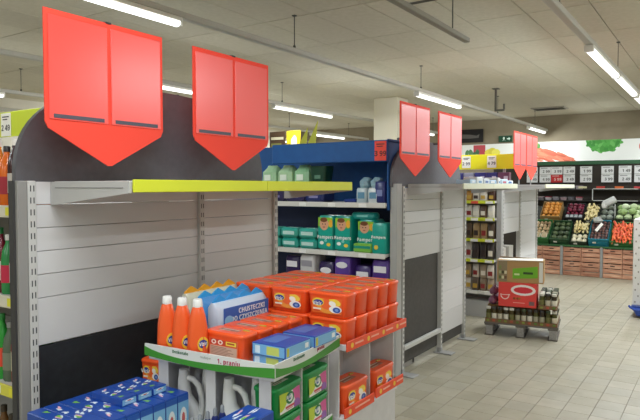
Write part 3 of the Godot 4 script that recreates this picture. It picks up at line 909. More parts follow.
func make_prints() -> void:
	var i := lerp_img(96, 64, Color.html("ef6a2a"))
	blob(i, 52, 30, 36, 34, Color.html("f49a3c"))
	blob(i, 50, 26, 22, 22, Color.html("f26a30"))
	blob(i, 74, 14, 20, 12, Color.html("f6d24a"), 0.5)
	blob(i, 66, 22, 12, 10, Color.html("f4efe4"), 0.6)
	blob(i, 76, 44, 20, 15, Color.html("f3f0ea"))
	blob(i, 80, 46, 12, 11, Color.html("2b4fa0"))
	blob(i, 80, 46, 6, 6, Color.html("7d9fd8"))
	blob(i, 20, 20, 19, 17, Color.html("f2d23c"))
	blob(i, 20, 22, 16, 12, Color.html("2f3f98"))
	i.fill_rect(Rect2i(4, 44, 26, 7), Color.html("f0e8dc"))
	i.fill_rect(Rect2i(6, 54, 20, 4), Color.html("c9402a"))
	tub_prints["orange"] = print_mat(i, 0.35)
	var b := lerp_img(96, 64, Color.html("e86a3c"))
	b.fill_rect(Rect2i(4, 26, 88, 36), Color.html("c9a896"))
	for r in 6:
		b.fill_rect(Rect2i(8, 30 + r * 5, 50 + (r * 17) % 28, 2), Color.html("8a6a5c"))
	b.fill_rect(Rect2i(4, 4, 88, 20), Color.html("c8402c"))
	blob(b, 16, 14, 8, 8, Color.html("efe6dc"))
	blob(b, 38, 14, 8, 8, Color.html("efe6dc"))
	blob(b, 16, 14, 4, 4, Color.html("b84030"))
	blob(b, 38, 14, 4, 4, Color.html("b84030"))
	b.fill_rect(Rect2i(56, 7, 34, 14), Color.html("e9d24a"))
	b.fill_rect(Rect2i(60, 11, 24, 5), Color.html("a83a28"))
	tub_prints["orange_back"] = print_mat(b, 0.4)
	var l := lerp_img(64, 20, Color.html("b8735a"))
	for r in 3:
		l.fill_rect(Rect2i(4, 3 + r * 6, 54 - r * 9, 3), Color.html(["e6d8c8", "7c4436", "d8c4b0"][r]))
	tub_prints["orange_lid"] = print_mat(l, 0.4)
	var g := lerp_img(96, 64, Color.html("eef0ea"))
	blob(g, 12, 18, 26, 40, Color.html("c3d63a"), 0.4)
	blob(g, 88, 22, 22, 44, Color.html("d85a9c"), -0.4)
	blob(g, 80, 56, 16, 18, Color.html("9a62b4"))
	blob(g, 48, 24, 19, 20, Color.html("1d7a44"))
	blob(g, 50, 25, 12, 13, Color.html("eef2ee"))
	blob(g, 46, 22, 8, 9, Color.html("2a5aa0"))
	g.fill_rect(Rect2i(26, 48, 42, 7), Color.html("cf3a4c"))
	g.fill_rect(Rect2i(30, 57, 30, 3), Color.html("d87a88"))
	tub_prints["green"] = print_mat(g, 0.35)
	var gl := lerp_img(64, 20, Color.html("d9dccb"))
	for r in 3:
		gl.fill_rect(Rect2i(4, 3 + r * 6, 54 - r * 9, 3), Color.html(["7c8a5c", "4c6a4a", "a09a6a"][r]))
	tub_prints["green_lid"] = print_mat(gl, 0.4)
	var s := lerp_img(128, 32, Color.html("1d49a0"))
	var r2 := RandomNumberGenerator.new()
	r2.seed = 5
	for k in 9:
		var x := r2.randf_range(6, 122)
		var y := r2.randf_range(4, 28)
		var c: String = ["e6eef4", "7ab84a", "e8b0c0", "dfe6ee"][k % 4]
		blob(s, x, y, 7, 2.6, Color.html(c), r2.randf() * 3)
		blob(s, x + 3, y + 2, 3, 4, Color.html(c), r2.randf() * 3)
	tub_prints["box_top"] = print_mat(s, 0.3)
	var f := lerp_img(48, 96, Color.html("7fb6df"))
	f.fill_rect(Rect2i(0, 0, 48, 8), Color.html("2a58ac"))
	blob(f, 24, 32, 15, 15, Color.html("eef2f4"))
	blob(f, 24, 34, 7, 9, Color.html("d0605c"))
	f.fill_rect(Rect2i(8, 58, 32, 24), Color.html("a6cbe6"))
	tub_prints["box_face"] = print_mat(f, 0.35)

func lip(parent: Node3D, ln: float, at: Vector3, rot: Vector3, curved: bool) -> Node3D:
	# display tray edge facing +Z locally, centred on at; curved ones are white over a green sweep
	if not curved:
		var o := part(parent, "tray_lip", bx(ln, 0.042, 0.006, 0.001), mat("f0532e", 0.45), at, rot)
		var n := int(ln / 0.13)
		for k in n:
			part(o, "print", loft([[0, 0.011, 0.011], [0.001, 0.011, 0.011]], 12), mat("f2c23a", 0.4), V(-ln / 2 + 0.04 + k * ln / n, 0, 0.003), Vector3(PI / 2, 0, 0))
			part(o, "print", bx(ln / n * 0.5, 0.007, 0.001), mat("f6b09a", 0.5), V(-ln / 2 + 0.04 + k * ln / n + ln / n * 0.42, 0.002, 0.0035))
		return o
	var top := PackedVector2Array()
	var low := PackedVector2Array()
	for i in 17:
		var t := i / 16.0
		top.append(Vector2(ln * (t - 0.5), 0.022))
	for i in 17:
		var t := 1.0 - i / 16.0
		top.append(Vector2(ln * (t - 0.5), -0.022 - 0.012 * sin(PI * t)))
	for i in 17:
		var t := i / 16.0
		low.append(Vector2(ln * (t - 0.5), 0.012 - 0.026 * sin(PI * pow(t, 0.75))))
	for i in 17:
		var t := 1.0 - i / 16.0
		low.append(Vector2(ln * (t - 0.5), -0.023 - 0.0125 * sin(PI * t)))
	var w := part(parent, "tray_lip", prism_z(top, 0.005), mat("dcdedb", 0.45), at, rot)
	part(w, "green_sweep", prism_z(low, 0.0015), mat("3f8f2e", 0.4), V(0, 0, 0.0031))
	return w

func build_displays() -> void:
	make_prints()
	var card := tri_mat(noise_tex(81, 0.03, Color.html("d5d4d6"), Color.html("dcdbdd")), 1.6, 0.65)
	# ---- display A, nearest; its node stands at the floor below its front right corner
	var ap := V(-1.258, 0, -1.598)
	var at := 0.08
	var a := thing("cardboard_display", "white cardboard detergent display with curved white and green tray edge", "display stand", ap, at)
	part(a, "base", bx(0.55, 0.49, 0.40, 0.003), card, V(-0.285, 0.245, -0.235))
	part(a, "core", bx(0.42, 0.345, 0.23, 0.002), card, V(-0.355, 0.6625, -0.325))
	part(a, "tray", bx(0.58, 0.012, 0.465, 0.001), card, V(-0.29, 0.8415, -0.235))
	for x: float in [-0.56, -0.325, -0.085]:
		part(a, "divider", bx(0.006, 0.345, 0.165, 0.001), card, V(x, 0.6625, -0.12))
	part(a, "front_panel", bx(0.05, 0.345, 0.005, 0.001), card, V(-0.535, 0.6625, -0.035))
	part(a, "front_panel", bx(0.045, 0.345, 0.005, 0.001), card, V(-0.302, 0.6625, -0.035))
	part(a, "front_panel", bx(0.05, 0.345, 0.005, 0.001), card, V(-0.06, 0.6625, -0.035))
	part(a, "deck", bx(0.13, 0.012, 0.41, 0.001), card, V(-0.08, 0.56, -0.235))
	part(a, "divider", bx(0.12, 0.27, 0.006, 0.001), card, V(-0.085, 0.7, -0.228))
	part(a, "divider", bx(0.12, 0.27, 0.006, 0.001), card, V(-0.085, 0.7, -0.436))
	var l1 := lip(a, 0.6, V(-0.292, 0.874, 0.004), Vector3.ZERO, true)
	part(l1, "lettering", text_mesh("1. praniu", 0.024), mat("b02a52", 0.5), V(0.105, 0.003, 0.0032))
	part(l1, "lettering", text_mesh("Doskonałe", 0.0155), mat("3c6a4a", 0.5), V(-0.12, 0.009, 0.0032))
	part(l1, "lettering", text_mesh("rezultaty w", 0.010, false), mat("9aa49c", 0.5), V(0.0, 0.007, 0.0032))
	var l2 := lip(a, 0.475, V(0.004, 0.874, -0.234), FACE_X, true)
	part(l2, "lettering", text_mesh("Doskonałe", 0.0155), mat("3c6a4a", 0.5), V(-0.08, 0.01, 0.0032))
	part(l2, "lettering", text_mesh("praniu", 0.018), mat("b02a52", 0.5), V(0.08, 0.008, 0.0032))
	var l3 := lip(a, 0.41, V(-0.012, 0.566, -0.235), FACE_X, true)
	l3.scale.y = 0.6
	# ---- display B, behind A
	var b := thing("cardboard_display", "white cardboard display with orange tray edges beside the end shelf", "display stand")
	part(b, "base", bx(0.64, 0.53, 0.5, 0.003), card, V(-1.62, 0.265, -2.345))
	part(b, "core", bx(0.49, 0.295, 0.5, 0.002), card, V(-1.695, 0.6775, -2.345))
	part(b, "tray", bx(0.66, 0.024, 0.52, 0.001), card, V(-1.605, 0.837, -2.355))
	part(b, "divider", bx(0.14, 0.285, 0.006, 0.001), card, V(-1.38, 0.6825, -2.1))
	part(b, "divider", bx(0.14, 0.285, 0.006, 0.001), card, V(-1.38, 0.6825, -2.36))
	part(b, "divider", bx(0.14, 0.285, 0.006, 0.001), card, V(-1.38, 0.6825, -2.592))
	part(b, "deck", bx(0.16, 0.012, 0.5, 0.001), card, V(-1.37, 0.536, -2.345))
	lip(b, 0.55, V(-1.267, 0.845, -2.362), FACE_X, false)
	lip(b, 0.25, V(-1.284, 0.56, -2.225), FACE_X, false)
	lip(b, 0.27, V(-1.276, 0.575, -2.49), FACE_X, false)
	part(b, "tray_lip", bx(0.66, 0.042, 0.006, 0.001), mat("f0532e", 0.45), V(-1.605, 0.845, -2.619))
	# tubs on B: three columns, five rows, two layers
	for ly in 2:
		for r in 5:
			for c in 3:
				tub("orange", "orange tub in the stack's %s layer, %s row from the front, %s" % [["lower", "upper"][ly], ordinal(r), ["left column", "middle column", "right column"][c]], V(-1.78 + 0.2045 * c, 0.8495 + 0.1052 * ly, -2.142 - 0.098 * r), rng.randf_range(-0.02, 0.02), "orange tubs stacked on the rear display", 0.2, 0.104, 0.094)
	for c in 2:
		tub("orange", "single orange capsule tub on the low orange tray, %s" % ["nearer one", "one farther from the camera"][c], V(-1.345, 0.5425, -2.225 - 0.25 * c), PI / 2, "orange tubs on the low orange tray", 0.205, 0.124, 0.104)
	# green tubs in A's right side
	for c in 2:
		for ly in 2:
			tub("green", "green capsule tub at the side of the display, %s stack, %s" % [["nearer", "farther"][c], ["lower one", "upper one"][ly]], at_local(ap, at, V(-0.068, 0.5665 + 0.114 * ly, -0.13 - 0.204 * c)), PI / 2 + at, "green tubs at the side of the display", 0.185, 0.113, 0.108)
	tub("orange", "orange tub low at the left of the display behind the blue boxes", V(-2.005, 0.665, -1.745), 0.2, "", 0.11, 0.105, 0.1)
	solo("tub_stand", "white carton block under the low orange tub", "carton", bx(0.11, 0.66, 0.12, 0.003), card, V(-2.005, 0.332, -1.745))
	# tubs in a row on A
	for r in 4:
		var t := tub("orange", "orange capsule tub in the single row on the near display, %s from the front" % ordinal(r), V(-1.535, 0.848, -1.692 - 0.097 * r), 0.0, "orange tubs in a row on the near display", 0.196, 0.112, 0.094)
		if r == 0:
			var lb: MeshInstance3D = t.get_node("label")
			lb.material_override = tub_prints["orange_back"]
			lb.get_node("lettering").free()
	# blue boxes, two layers
	for ly in 2:
		for r in 2:
			var o := thing("tablet_box", "flat blue detergent box, %s layer, %s of the pair at the tray's right edge" % [["lower", "upper"][ly], ["nearer", "farther"][r]], "box", V(-1.356 + 0.012 * ly, 0.848 + 0.0445 * ly, -1.765 - 0.182 * r + 0.012 * ly), 0.03, "flat blue boxes on the near display")
			var bw := 0.138 + 0.01 * ly
			part(o, "carton", bx(bw, 0.044, 0.16, 0.0015), mat("2a4fa8", 0.4), V(0, 0.022, 0))
			part(o, "side_print", bx(0.0012, 0.037, 0.154), mat("7db4de", 0.4), V(bw / 2 + 0.0004, 0.0215, 0))
			part(o, "side_print", bx(0.0014, 0.018, 0.022), mat("e8eef2", 0.4), V(bw / 2 + 0.0006, 0.023, -0.055))
			part(o, "side_print", bx(0.0014, 0.03, 0.014), mat("c9c24a", 0.4), V(bw / 2 + 0.0006, 0.0215, 0.065))
			part(o, "front_print", bx(bw - 0.008, 0.037, 0.0012), mat("74aedc", 0.4), V(0, 0.0215, 0.0804))
			part(o, "front_print", bx(0.055, 0.03, 0.0014), mat("c3cf6a", 0.4), V(0.02, 0.0215, 0.0806))
			part(o, "front_print", bx(0.022, 0.027, 0.0014), mat("cfe2f0", 0.4), V(-0.048, 0.0215, 0.0806))
			part(o, "top_print", bx(0.06, 0.001, 0.1), mat("4a78c0", 0.4), V(-0.02, 0.0443, 0.0))
	# orange bottles
	var body := loft([[0, 0.033, 0.026], [0.008, 0.041, 0.033], [0.05, 0.0415, 0.034], [0.11, 0.039, 0.032], [0.15, 0.031, 0.027], [0.175, 0.022, 0.021], [0.18, 0.018, 0.018]], 18, 2.4)
	var cap := loft([[0, 0.0195, 0.0195], [0.004, 0.0205, 0.0205], [0.024, 0.0185, 0.0185], [0.027, 0.0155, 0.0155]], 16)
	for k in 3:
		var o := thing("detergent_bottle", "orange detergent bottle with white cap on the tray, %s" % ["left of the three", "middle of the three", "right of the three"][k], "bottle", V(-1.782 + 0.072 * k, 0.848, -1.6 - 0.01 * k), 0.75, "orange detergent bottles")
		o.scale = V(0.93, 1.12, 0.93)
		part(o, "bottle_body", body, mat("f0602a", 0.3))
		part(o, "cap", cap, mat("ecebe8", 0.35), V(0, 0.178, 0))
		var lb := part(o, "label", loft([[0, 0.024, 0.024], [0.0015, 0.024, 0.024]], 18), mat("f3c63a", 0.4), V(0.0205, 0.058, 0.0285), Vector3(PI / 2, 0.5, 0))
		part(lb, "logo", loft([[0, 0.019, 0.014], [0.001, 0.019, 0.014]], 18), mat("2b3f94", 0.4), V(0, 0.0012, 0))
		part(lb, "lettering", text_mesh("Vizir", 0.016), mat("f4f4f0", 0.4), V(0, 0.0026, 0), FACE_UP)
	# wipes packs behind the bottles
	for k in 3:
		var x := -1.705 - 0.085 * k
		var o := thing("wipes_pouch", ["blue and white wipes pouch with lettering behind the orange bottles", "second blue wipes pouch, with an open notched top", "yellow and orange wipes pouch at the back of the tray"][k], "pouch", V(x, 0.848, -1.925 - 0.005 * k), 0.0)
		var hh := 0.182 + 0.01 * k
		var pouch := loft([[0, 0.03, 0.155], [0.006, 0.034, 0.16], [hh * 0.88, 0.036, 0.16], [hh, 0.012, 0.158]], 20, 6.0)
		part(o, "pouch_body", pouch, mat(["c4d2e4", "4f8fcb", "c9c6b0"][k], 0.35))
		var zig := PackedVector2Array()
		zig.append(Vector2(-0.156, 0))
		for i in 9:
			zig.append(Vector2(-0.156 + 0.039 * i, 0.03 if i % 2 == 1 else 0.008))
		zig.append(Vector2(0.156, 0))
		part(o, "notched_flap", prism_x(zig, 0.007), mat(["2f9ae0", "3aa0dc", "e8a020"][k], 0.35), V(0, hh - 0.003, 0))
		if k == 0:
			var pn := part(o, "front_panel", bx(0.003, 0.145, 0.285, 0.001), mat("2f62b4", 0.4), V(0.0372, 0.0865, -0.012))
			part(pn, "lettering", text_mesh("CHUSTECZKI", 0.029), mat("e9edf2", 0.4), V(0.0022, 0.05, -0.03), FACE_X)
			part(pn, "lettering", text_mesh("DO CZYSZCZENIA", 0.029), mat("e9edf2", 0.4), V(0.0022, 0.021, -0.015), FACE_X)
			part(pn, "drop", loft([[0, 0.02, 0.026], [0.001, 0.02, 0.026]], 14), mat("8fc0e6", 0.4), V(0.0022, 0.02, 0.115), Vector3(0, 0, -PI / 2))
	# white bottles inside the compartments
	var wb := loft([[0, 0.045, 0.028], [0.01, 0.051, 0.034], [0.12, 0.051, 0.034], [0.16, 0.042, 0.032, -0.009], [0.2, 0.027, 0.026, -0.024], [0.25, 0.022, 0.022, -0.027], [0.29, 0.018, 0.018, -0.027], [0.3, 0.018, 0.018, -0.027]], 18, 2.5)
	var spots := [-0.445, -0.375, -0.225, -0.14]
	for k in 4:
		var o := thing("gel_bottle", "white gel bottle with a side handle inside the display, %s from the left" % ordinal(k), "bottle", at_local(ap, at, V(spots[k], 0.4905, -0.085 - 0.06 * (k % 2))), 0.35, "white gel bottles in the display")
		part(o, "bottle_body", wb, mat("e6e6e4", 0.35))
		part(o, "handle", tube([V(-0.012, 0.268, 0), V(0.014, 0.262, 0), V(0.036, 0.238, 0), V(0.046, 0.2, 0), V(0.048, 0.16, 0), V(0.042, 0.115, 0)], 0.0115, 9), mat("ecece9", 0.35))
	# ---- blue boxes on a low plinth in front, with bottles beside them
	solo("plinth", "low white plinth under the blue patterned boxes in the foreground", "plinth", bx(0.76, 0.49, 0.445, 0.004), card, V(-1.595, 0.245, -1.3475))
	var bl := mat("1d49a0", 0.3)
	for k in 8:
		var o := thing("powder_box", "dark blue patterned box in the foreground row, %s from the camera side" % ordinal(k), "box", V(-1.7975, 0.4905, -1.1545 - 0.0565 * k), 0.0, "blue patterned boxes in the foreground")
		part(o, "carton", bx(0.305, 0.244, 0.0545, 0.002), bl, V(0, 0.122, 0))
		part(o, "top_print", sheet(0.3, 0.052), tub_prints["box_top"], V(0, 0.2446, 0), Vector3(-PI / 2, 0, PI if k % 2 == 0 else 0.0))
		part(o, "front_print", sheet(0.051, 0.23), tub_prints["box_face"], V(0.1531, 0.122, 0), FACE_X)
	for k in 3:
		var o := thing("powder_box", "flat blue patterned box lying on top of the foreground row, %s" % ["left one", "middle one", "right one"][k], "box", V(-1.8, 0.7352, -1.365 - 0.069 * k), 0.03, "flat blue boxes on the foreground row")
		part(o, "carton", bx(0.16, 0.027, 0.066, 0.002), bl, V(0, 0.0135, 0))
		part(o, "top_print", sheet(0.155, 0.062), tub_prints["box_top"], V(0, 0.0274, 0), FACE_UP)
		part(o, "front_print", sheet(0.06, 0.022), tub_prints["box_face"], V(0.0805, 0.0135, 0), FACE_X)
	var bb := loft([[0, 0.026, 0.022], [0.2, 0.028, 0.024], [0.235, 0.02, 0.018], [0.245, 0.012, 0.012]], 14, 2.4)
	var gc := loft([[0, 0.013, 0.013], [0.028, 0.0115, 0.0115], [0.034, 0.007, 0.007]], 12)
	for k in 5:
		var o := thing("rinse_bottle", "navy bottle with grey cap in the foreground beside the blue boxes, %s from the front" % ordinal(k), "bottle", V(-1.45, 0.4905, -1.405 - 0.036 * k), 0.7, "grey-capped bottles in the foreground")
		o.scale = V(0.6, 0.89, 0.6)
		part(o, "bottle_body", bb, mat("1f2c6e", 0.3))
		part(o, "cap", gc, mat("8f949a", 0.4), V(0, 0.24, 0))
	for k in 2:
		var o := thing("yellow_bottle", "yellow bottle in the foreground between blue boxes and capped bottles, %s" % ["nearer one", "farther one"][k], "bottle", V(-1.535 + 0.0 * k, 0.4905, -1.42 - 0.06 * k), 0.4)
		o.scale = V(0.9, 0.7, 0.9)
		part(o, "bottle_body", bb, mat("cfcf3c", 0.4))
		part(o, "cap", gc, mat("d8d650", 0.4), V(0, 0.24, 0))
	var nb := thing("powder_box", "single blue box at the right of the capped bottles in the foreground", "box", V(-1.285, 0.4905, -1.49), 0.05)
	part(nb, "carton", bx(0.11, 0.262, 0.15, 0.003), bl, V(0, 0.131, 0))
	part(nb, "top_print", sheet(0.105, 0.145), tub_prints["box_top"], V(0, 0.2626, 0), FACE_UP)
	part(nb, "front_print", sheet(0.14, 0.2), tub_prints["box_face"], V(0.0556, 0.13, 0), FACE_X)

# ------------------------------------------------------------------ pallet in the aisle
func at_local(o: Vector3, turn: float, p: Vector3) -> Vector3:
	return o + p.rotated(Vector3.UP, turn)

func build_pallet() -> void:
	var turn := 0.16
	var c := V(-1.691, 0, -6.253)
	var wood := tri_mat(noise_tex(91, 0.06, Color.html("5c5650"), Color.html("6e6860"), 128, 0.3, 2.0), 3.0, 0.8)
	var block := tri_mat(noise_tex(92, 0.06, Color.html("8d8a86"), Color.html("9c9995")), 3.0, 0.8)
	var p := thing("pallet", "small grey wooden pallet standing in the main aisle", "pallet", c, turn)
	for k in 5:
		part(p, "deck_board", bx(0.7, 0.016, 0.083, 0.002), wood, V(0, 0.125, -0.188 + 0.094 * k))
	for x: float in [-0.3, 0.0, 0.3]:
		part(p, "stringer", bx(0.09, 0.016, 0.46, 0.002), wood, V(x, 0.109, 0))
		part(p, "runner", bx(0.09, 0.012, 0.46, 0.002), wood, V(x, 0.006, 0))
		for z: float in [-0.19, 0.0, 0.19]:
			part(p, "block", bx(0.065, 0.089, 0.08, 0.003), block, V(x, 0.0565, z))
	# trays of jars
	var jar := loft([[0, 0.028, 0.028], [0.004, 0.033, 0.033], [0.075, 0.033, 0.033], [0.09, 0.028, 0.028], [0.1, 0.028, 0.028]], 12)
	var lid := loft([[0, 0.031, 0.031], [0.016, 0.031, 0.031], [0.018, 0.028, 0.028]], 12)
	var wrap := loft([[0, 0.0335, 0.0335], [0.045, 0.0335, 0.0335]], 12)
	var glass := [mat("3a3020", 0.15), mat("44381c", 0.15), mat("4c4a22", 0.15), mat("2e2418", 0.15)]
	var lidm := [mat("2e2a26", 0.35), mat("3c4a2a", 0.35), mat("c9c4b6", 0.35)]
	var lab := [mat("d9d3c2", 0.5), mat("c8bfa8", 0.5), mat("a8a48a", 0.5), mat("6c6a3a", 0.5)]
	var r := RandomNumberGenerator.new()
	r.seed = 9
	for ly in 2:
		var y := 0.1335 + 0.168 * ly
		var x0 := -0.34 if ly == 0 else 0.165
		var n := 12 if ly == 0 else 3
		var pitch := 0.0567
		var wdt := n * pitch
		var t := thing("jar_tray", "%s shallow printed carton tray holding jars on the pallet" % ["lower", "upper"][ly], "tray", at_local(c, turn, V(x0 + wdt / 2, y, 0)), turn)
		part(t, "tray_floor", bx(wdt, 0.004, 0.45), mat("8a6a44", 0.7), V(0, 0.002, 0))
		for s: float in [-1.0, 1.0]:
			var f := part(t, "tray_wall", bx(wdt, 0.04, 0.004), mat("7a5a3c", 0.7), V(0, 0.02, s * 0.223))
			for k in n:
				part(f, "print", bx(0.026, 0.02, 0.001), mat(["7f8f3a", "b0503a", "5c7a34"][k % 3], 0.6), V(-wdt / 2 + (k + 0.5) * pitch, 0, s * 0.0026))
			part(t, "tray_wall", bx(0.004, 0.04, 0.442), mat("7a5a3c", 0.7), V(s * (wdt / 2 - 0.002), 0.02, 0))
		for i in n:
			for j in 7:
				# only jars the photograph can show: front row, right column, and the upper tray
				if ly == 0 and not (j == 0 or i == n - 1):
					continue
				var pos := V(x0 + (i + 0.5) * pitch, y + 0.0045, 0.192 - 0.064 * j)
				var o := thing("glass_jar", ["dark glass jar with pale label in the lower tray on the pallet", "dark glass jar with pale label in the upper tray on the pallet"][ly], "jar", at_local(c, turn, pos), turn, ["jars in the lower tray on the pallet", "jars in the upper tray on the pallet"][ly])
				o.scale = V(0.76, 1.28, 0.76)
				part(o, "glass", jar, glass[r.randi() % 4])
				part(o, "lid", lid, lidm[r.randi() % 3], V(0, 0.098, 0))
				part(o, "label", wrap, lab[r.randi() % 4], V(0, 0.022, 0))
	# a carton filling the rear of the lower layer carries the boxes
	solo("brown_carton", "plain brown carton behind the front row of jars on the pallet", "carton", bx(0.57, 0.162, 0.36, 0.003), mat("7d6038", 0.75), at_local(c, turn, V(-0.044, 0.2195, -0.032)), Vector3(0, turn, 0))
	# red box
	var red := thing("red_box", "red carton with a white oval logo on the pallet", "carton", at_local(c, turn, V(-0.035, 0.3015, 0.085)), turn)
	part(red, "carton", bx(0.36, 0.24, 0.24, 0.003), mat("e2433c", 0.5), V(0, 0.12, 0))
	var img := lerp_img(128, 84, Color.html("e2433c"))
	blob(img, 84, 24, 42, 19, Color.html("f2e6e2"))
	blob(img, 84, 24, 32, 11, Color.html("d8303c"))
	for k in 12:
		blob(img, 22 + 14 * cos(PI * k / 11.0), 42 + 16 * sin(PI * k / 11.0), 2.0, 2.0, Color.html("f2e6e2"))
	img.fill_rect(Rect2i(6, 42, 34, 2), Color.html("f2e6e2"))
	for k in 4:
		blob(img, 54 + k * 6, 54, 4, 4, Color.html(["7a3a1c", "b85a20", "8a4a20", "a8701c"][k]))
	img.fill_rect(Rect2i(50, 68, 40, 2), Color.html("f0b8b0"))
	img.fill_rect(Rect2i(104, 62, 18, 14), Color.html("7a5a5c"))
	part(red, "front_print", sheet(0.357, 0.237), print_mat(img, 0.45), V(0, 0.12, 0.1204))
	# kraft box with a green band
	var kc := mat("b08a58", 0.7)
	var kb := thing("kraft_box", "open kraft carton with a green band on top of the red carton", "carton", at_local(c, turn, V(-0.015, 0.5425, 0.075)), turn + 0.03)
	part(kb, "carton", bx(0.44, 0.225, 0.24, 0.003), kc, V(0, 0.1125, 0))
	part(kb, "green_band", prism_z(PackedVector2Array([Vector2(-0.07, -0.06), Vector2(0.165, -0.045), Vector2(0.165, 0.07), Vector2(-0.07, 0.04)]), 0.0016), mat("6fae24", 0.5), V(0, 0.1, 0.121))
	part(kb, "print", bx(0.09, 0.022, 0.0018), mat("2f4a1c", 0.5), V(0.075, 0.1, 0.1222))
	part(kb, "print", bx(0.05, 0.018, 0.0018), mat("cfe0a0", 0.5), V(-0.03, 0.085, 0.1222))
	part(kb, "white_strip", bx(0.035, 0.2, 0.0016), mat("dcdad2", 0.5), V(0.195, 0.1125, 0.121))
	part(kb, "photo_print", bx(0.085, 0.2, 0.0016), mat("8a7a5c", 0.5), V(-0.165, 0.1125, 0.121))
	for k in 7:
		part(kb, "print", bx(0.022, 0.03, 0.0018), mat(["5c6a34", "cfc8a0", "6a4a30", "a8a878", "44401f", "d8cca8", "7a8a4a"][k], 0.5), V(-0.19 + 0.026 * (k % 3), 0.05 + 0.05 * int(k / 3.0), 0.1224))
	part(kb, "flap", bx(0.42, 0.004, 0.1, 0.001), mat("e0dcd2", 0.6), V(0.0, 0.229, 0.075), Vector3(0.12, 0, 0.03))
	part(kb, "flap", bx(0.42, 0.004, 0.1, 0.001), kc, V(0.0, 0.229, -0.075), Vector3(-0.16, 0, -0.02))
	# net of onions on the left
	var on := loft([[0, 0.01, 0.01], [0.008, 0.028, 0.028], [0.03, 0.036, 0.036], [0.052, 0.024, 0.024], [0.066, 0.006, 0.006]], 10)
	for k in 5:
		var o := thing("red_onion", "purple onion piled at the left end of the pallet's jars", "onion", at_local(c, turn, V(-0.28, 0.3015 + (0.088 if k > 2 else 0.0), (0.13 - 0.095 * k) if k < 3 else (0.085 - 0.095 * (k - 3)))), k * 0.7, "onions on the pallet")
		o.scale = V(1.3, 1.3, 1.3)
		part(o, "bulb", on, mat("7a4a62", 0.4))
		part(o, "neck", bx(0.008, 0.02, 0.008, 0.002), mat("a88a90", 0.6), V(0, 0.072, 0))

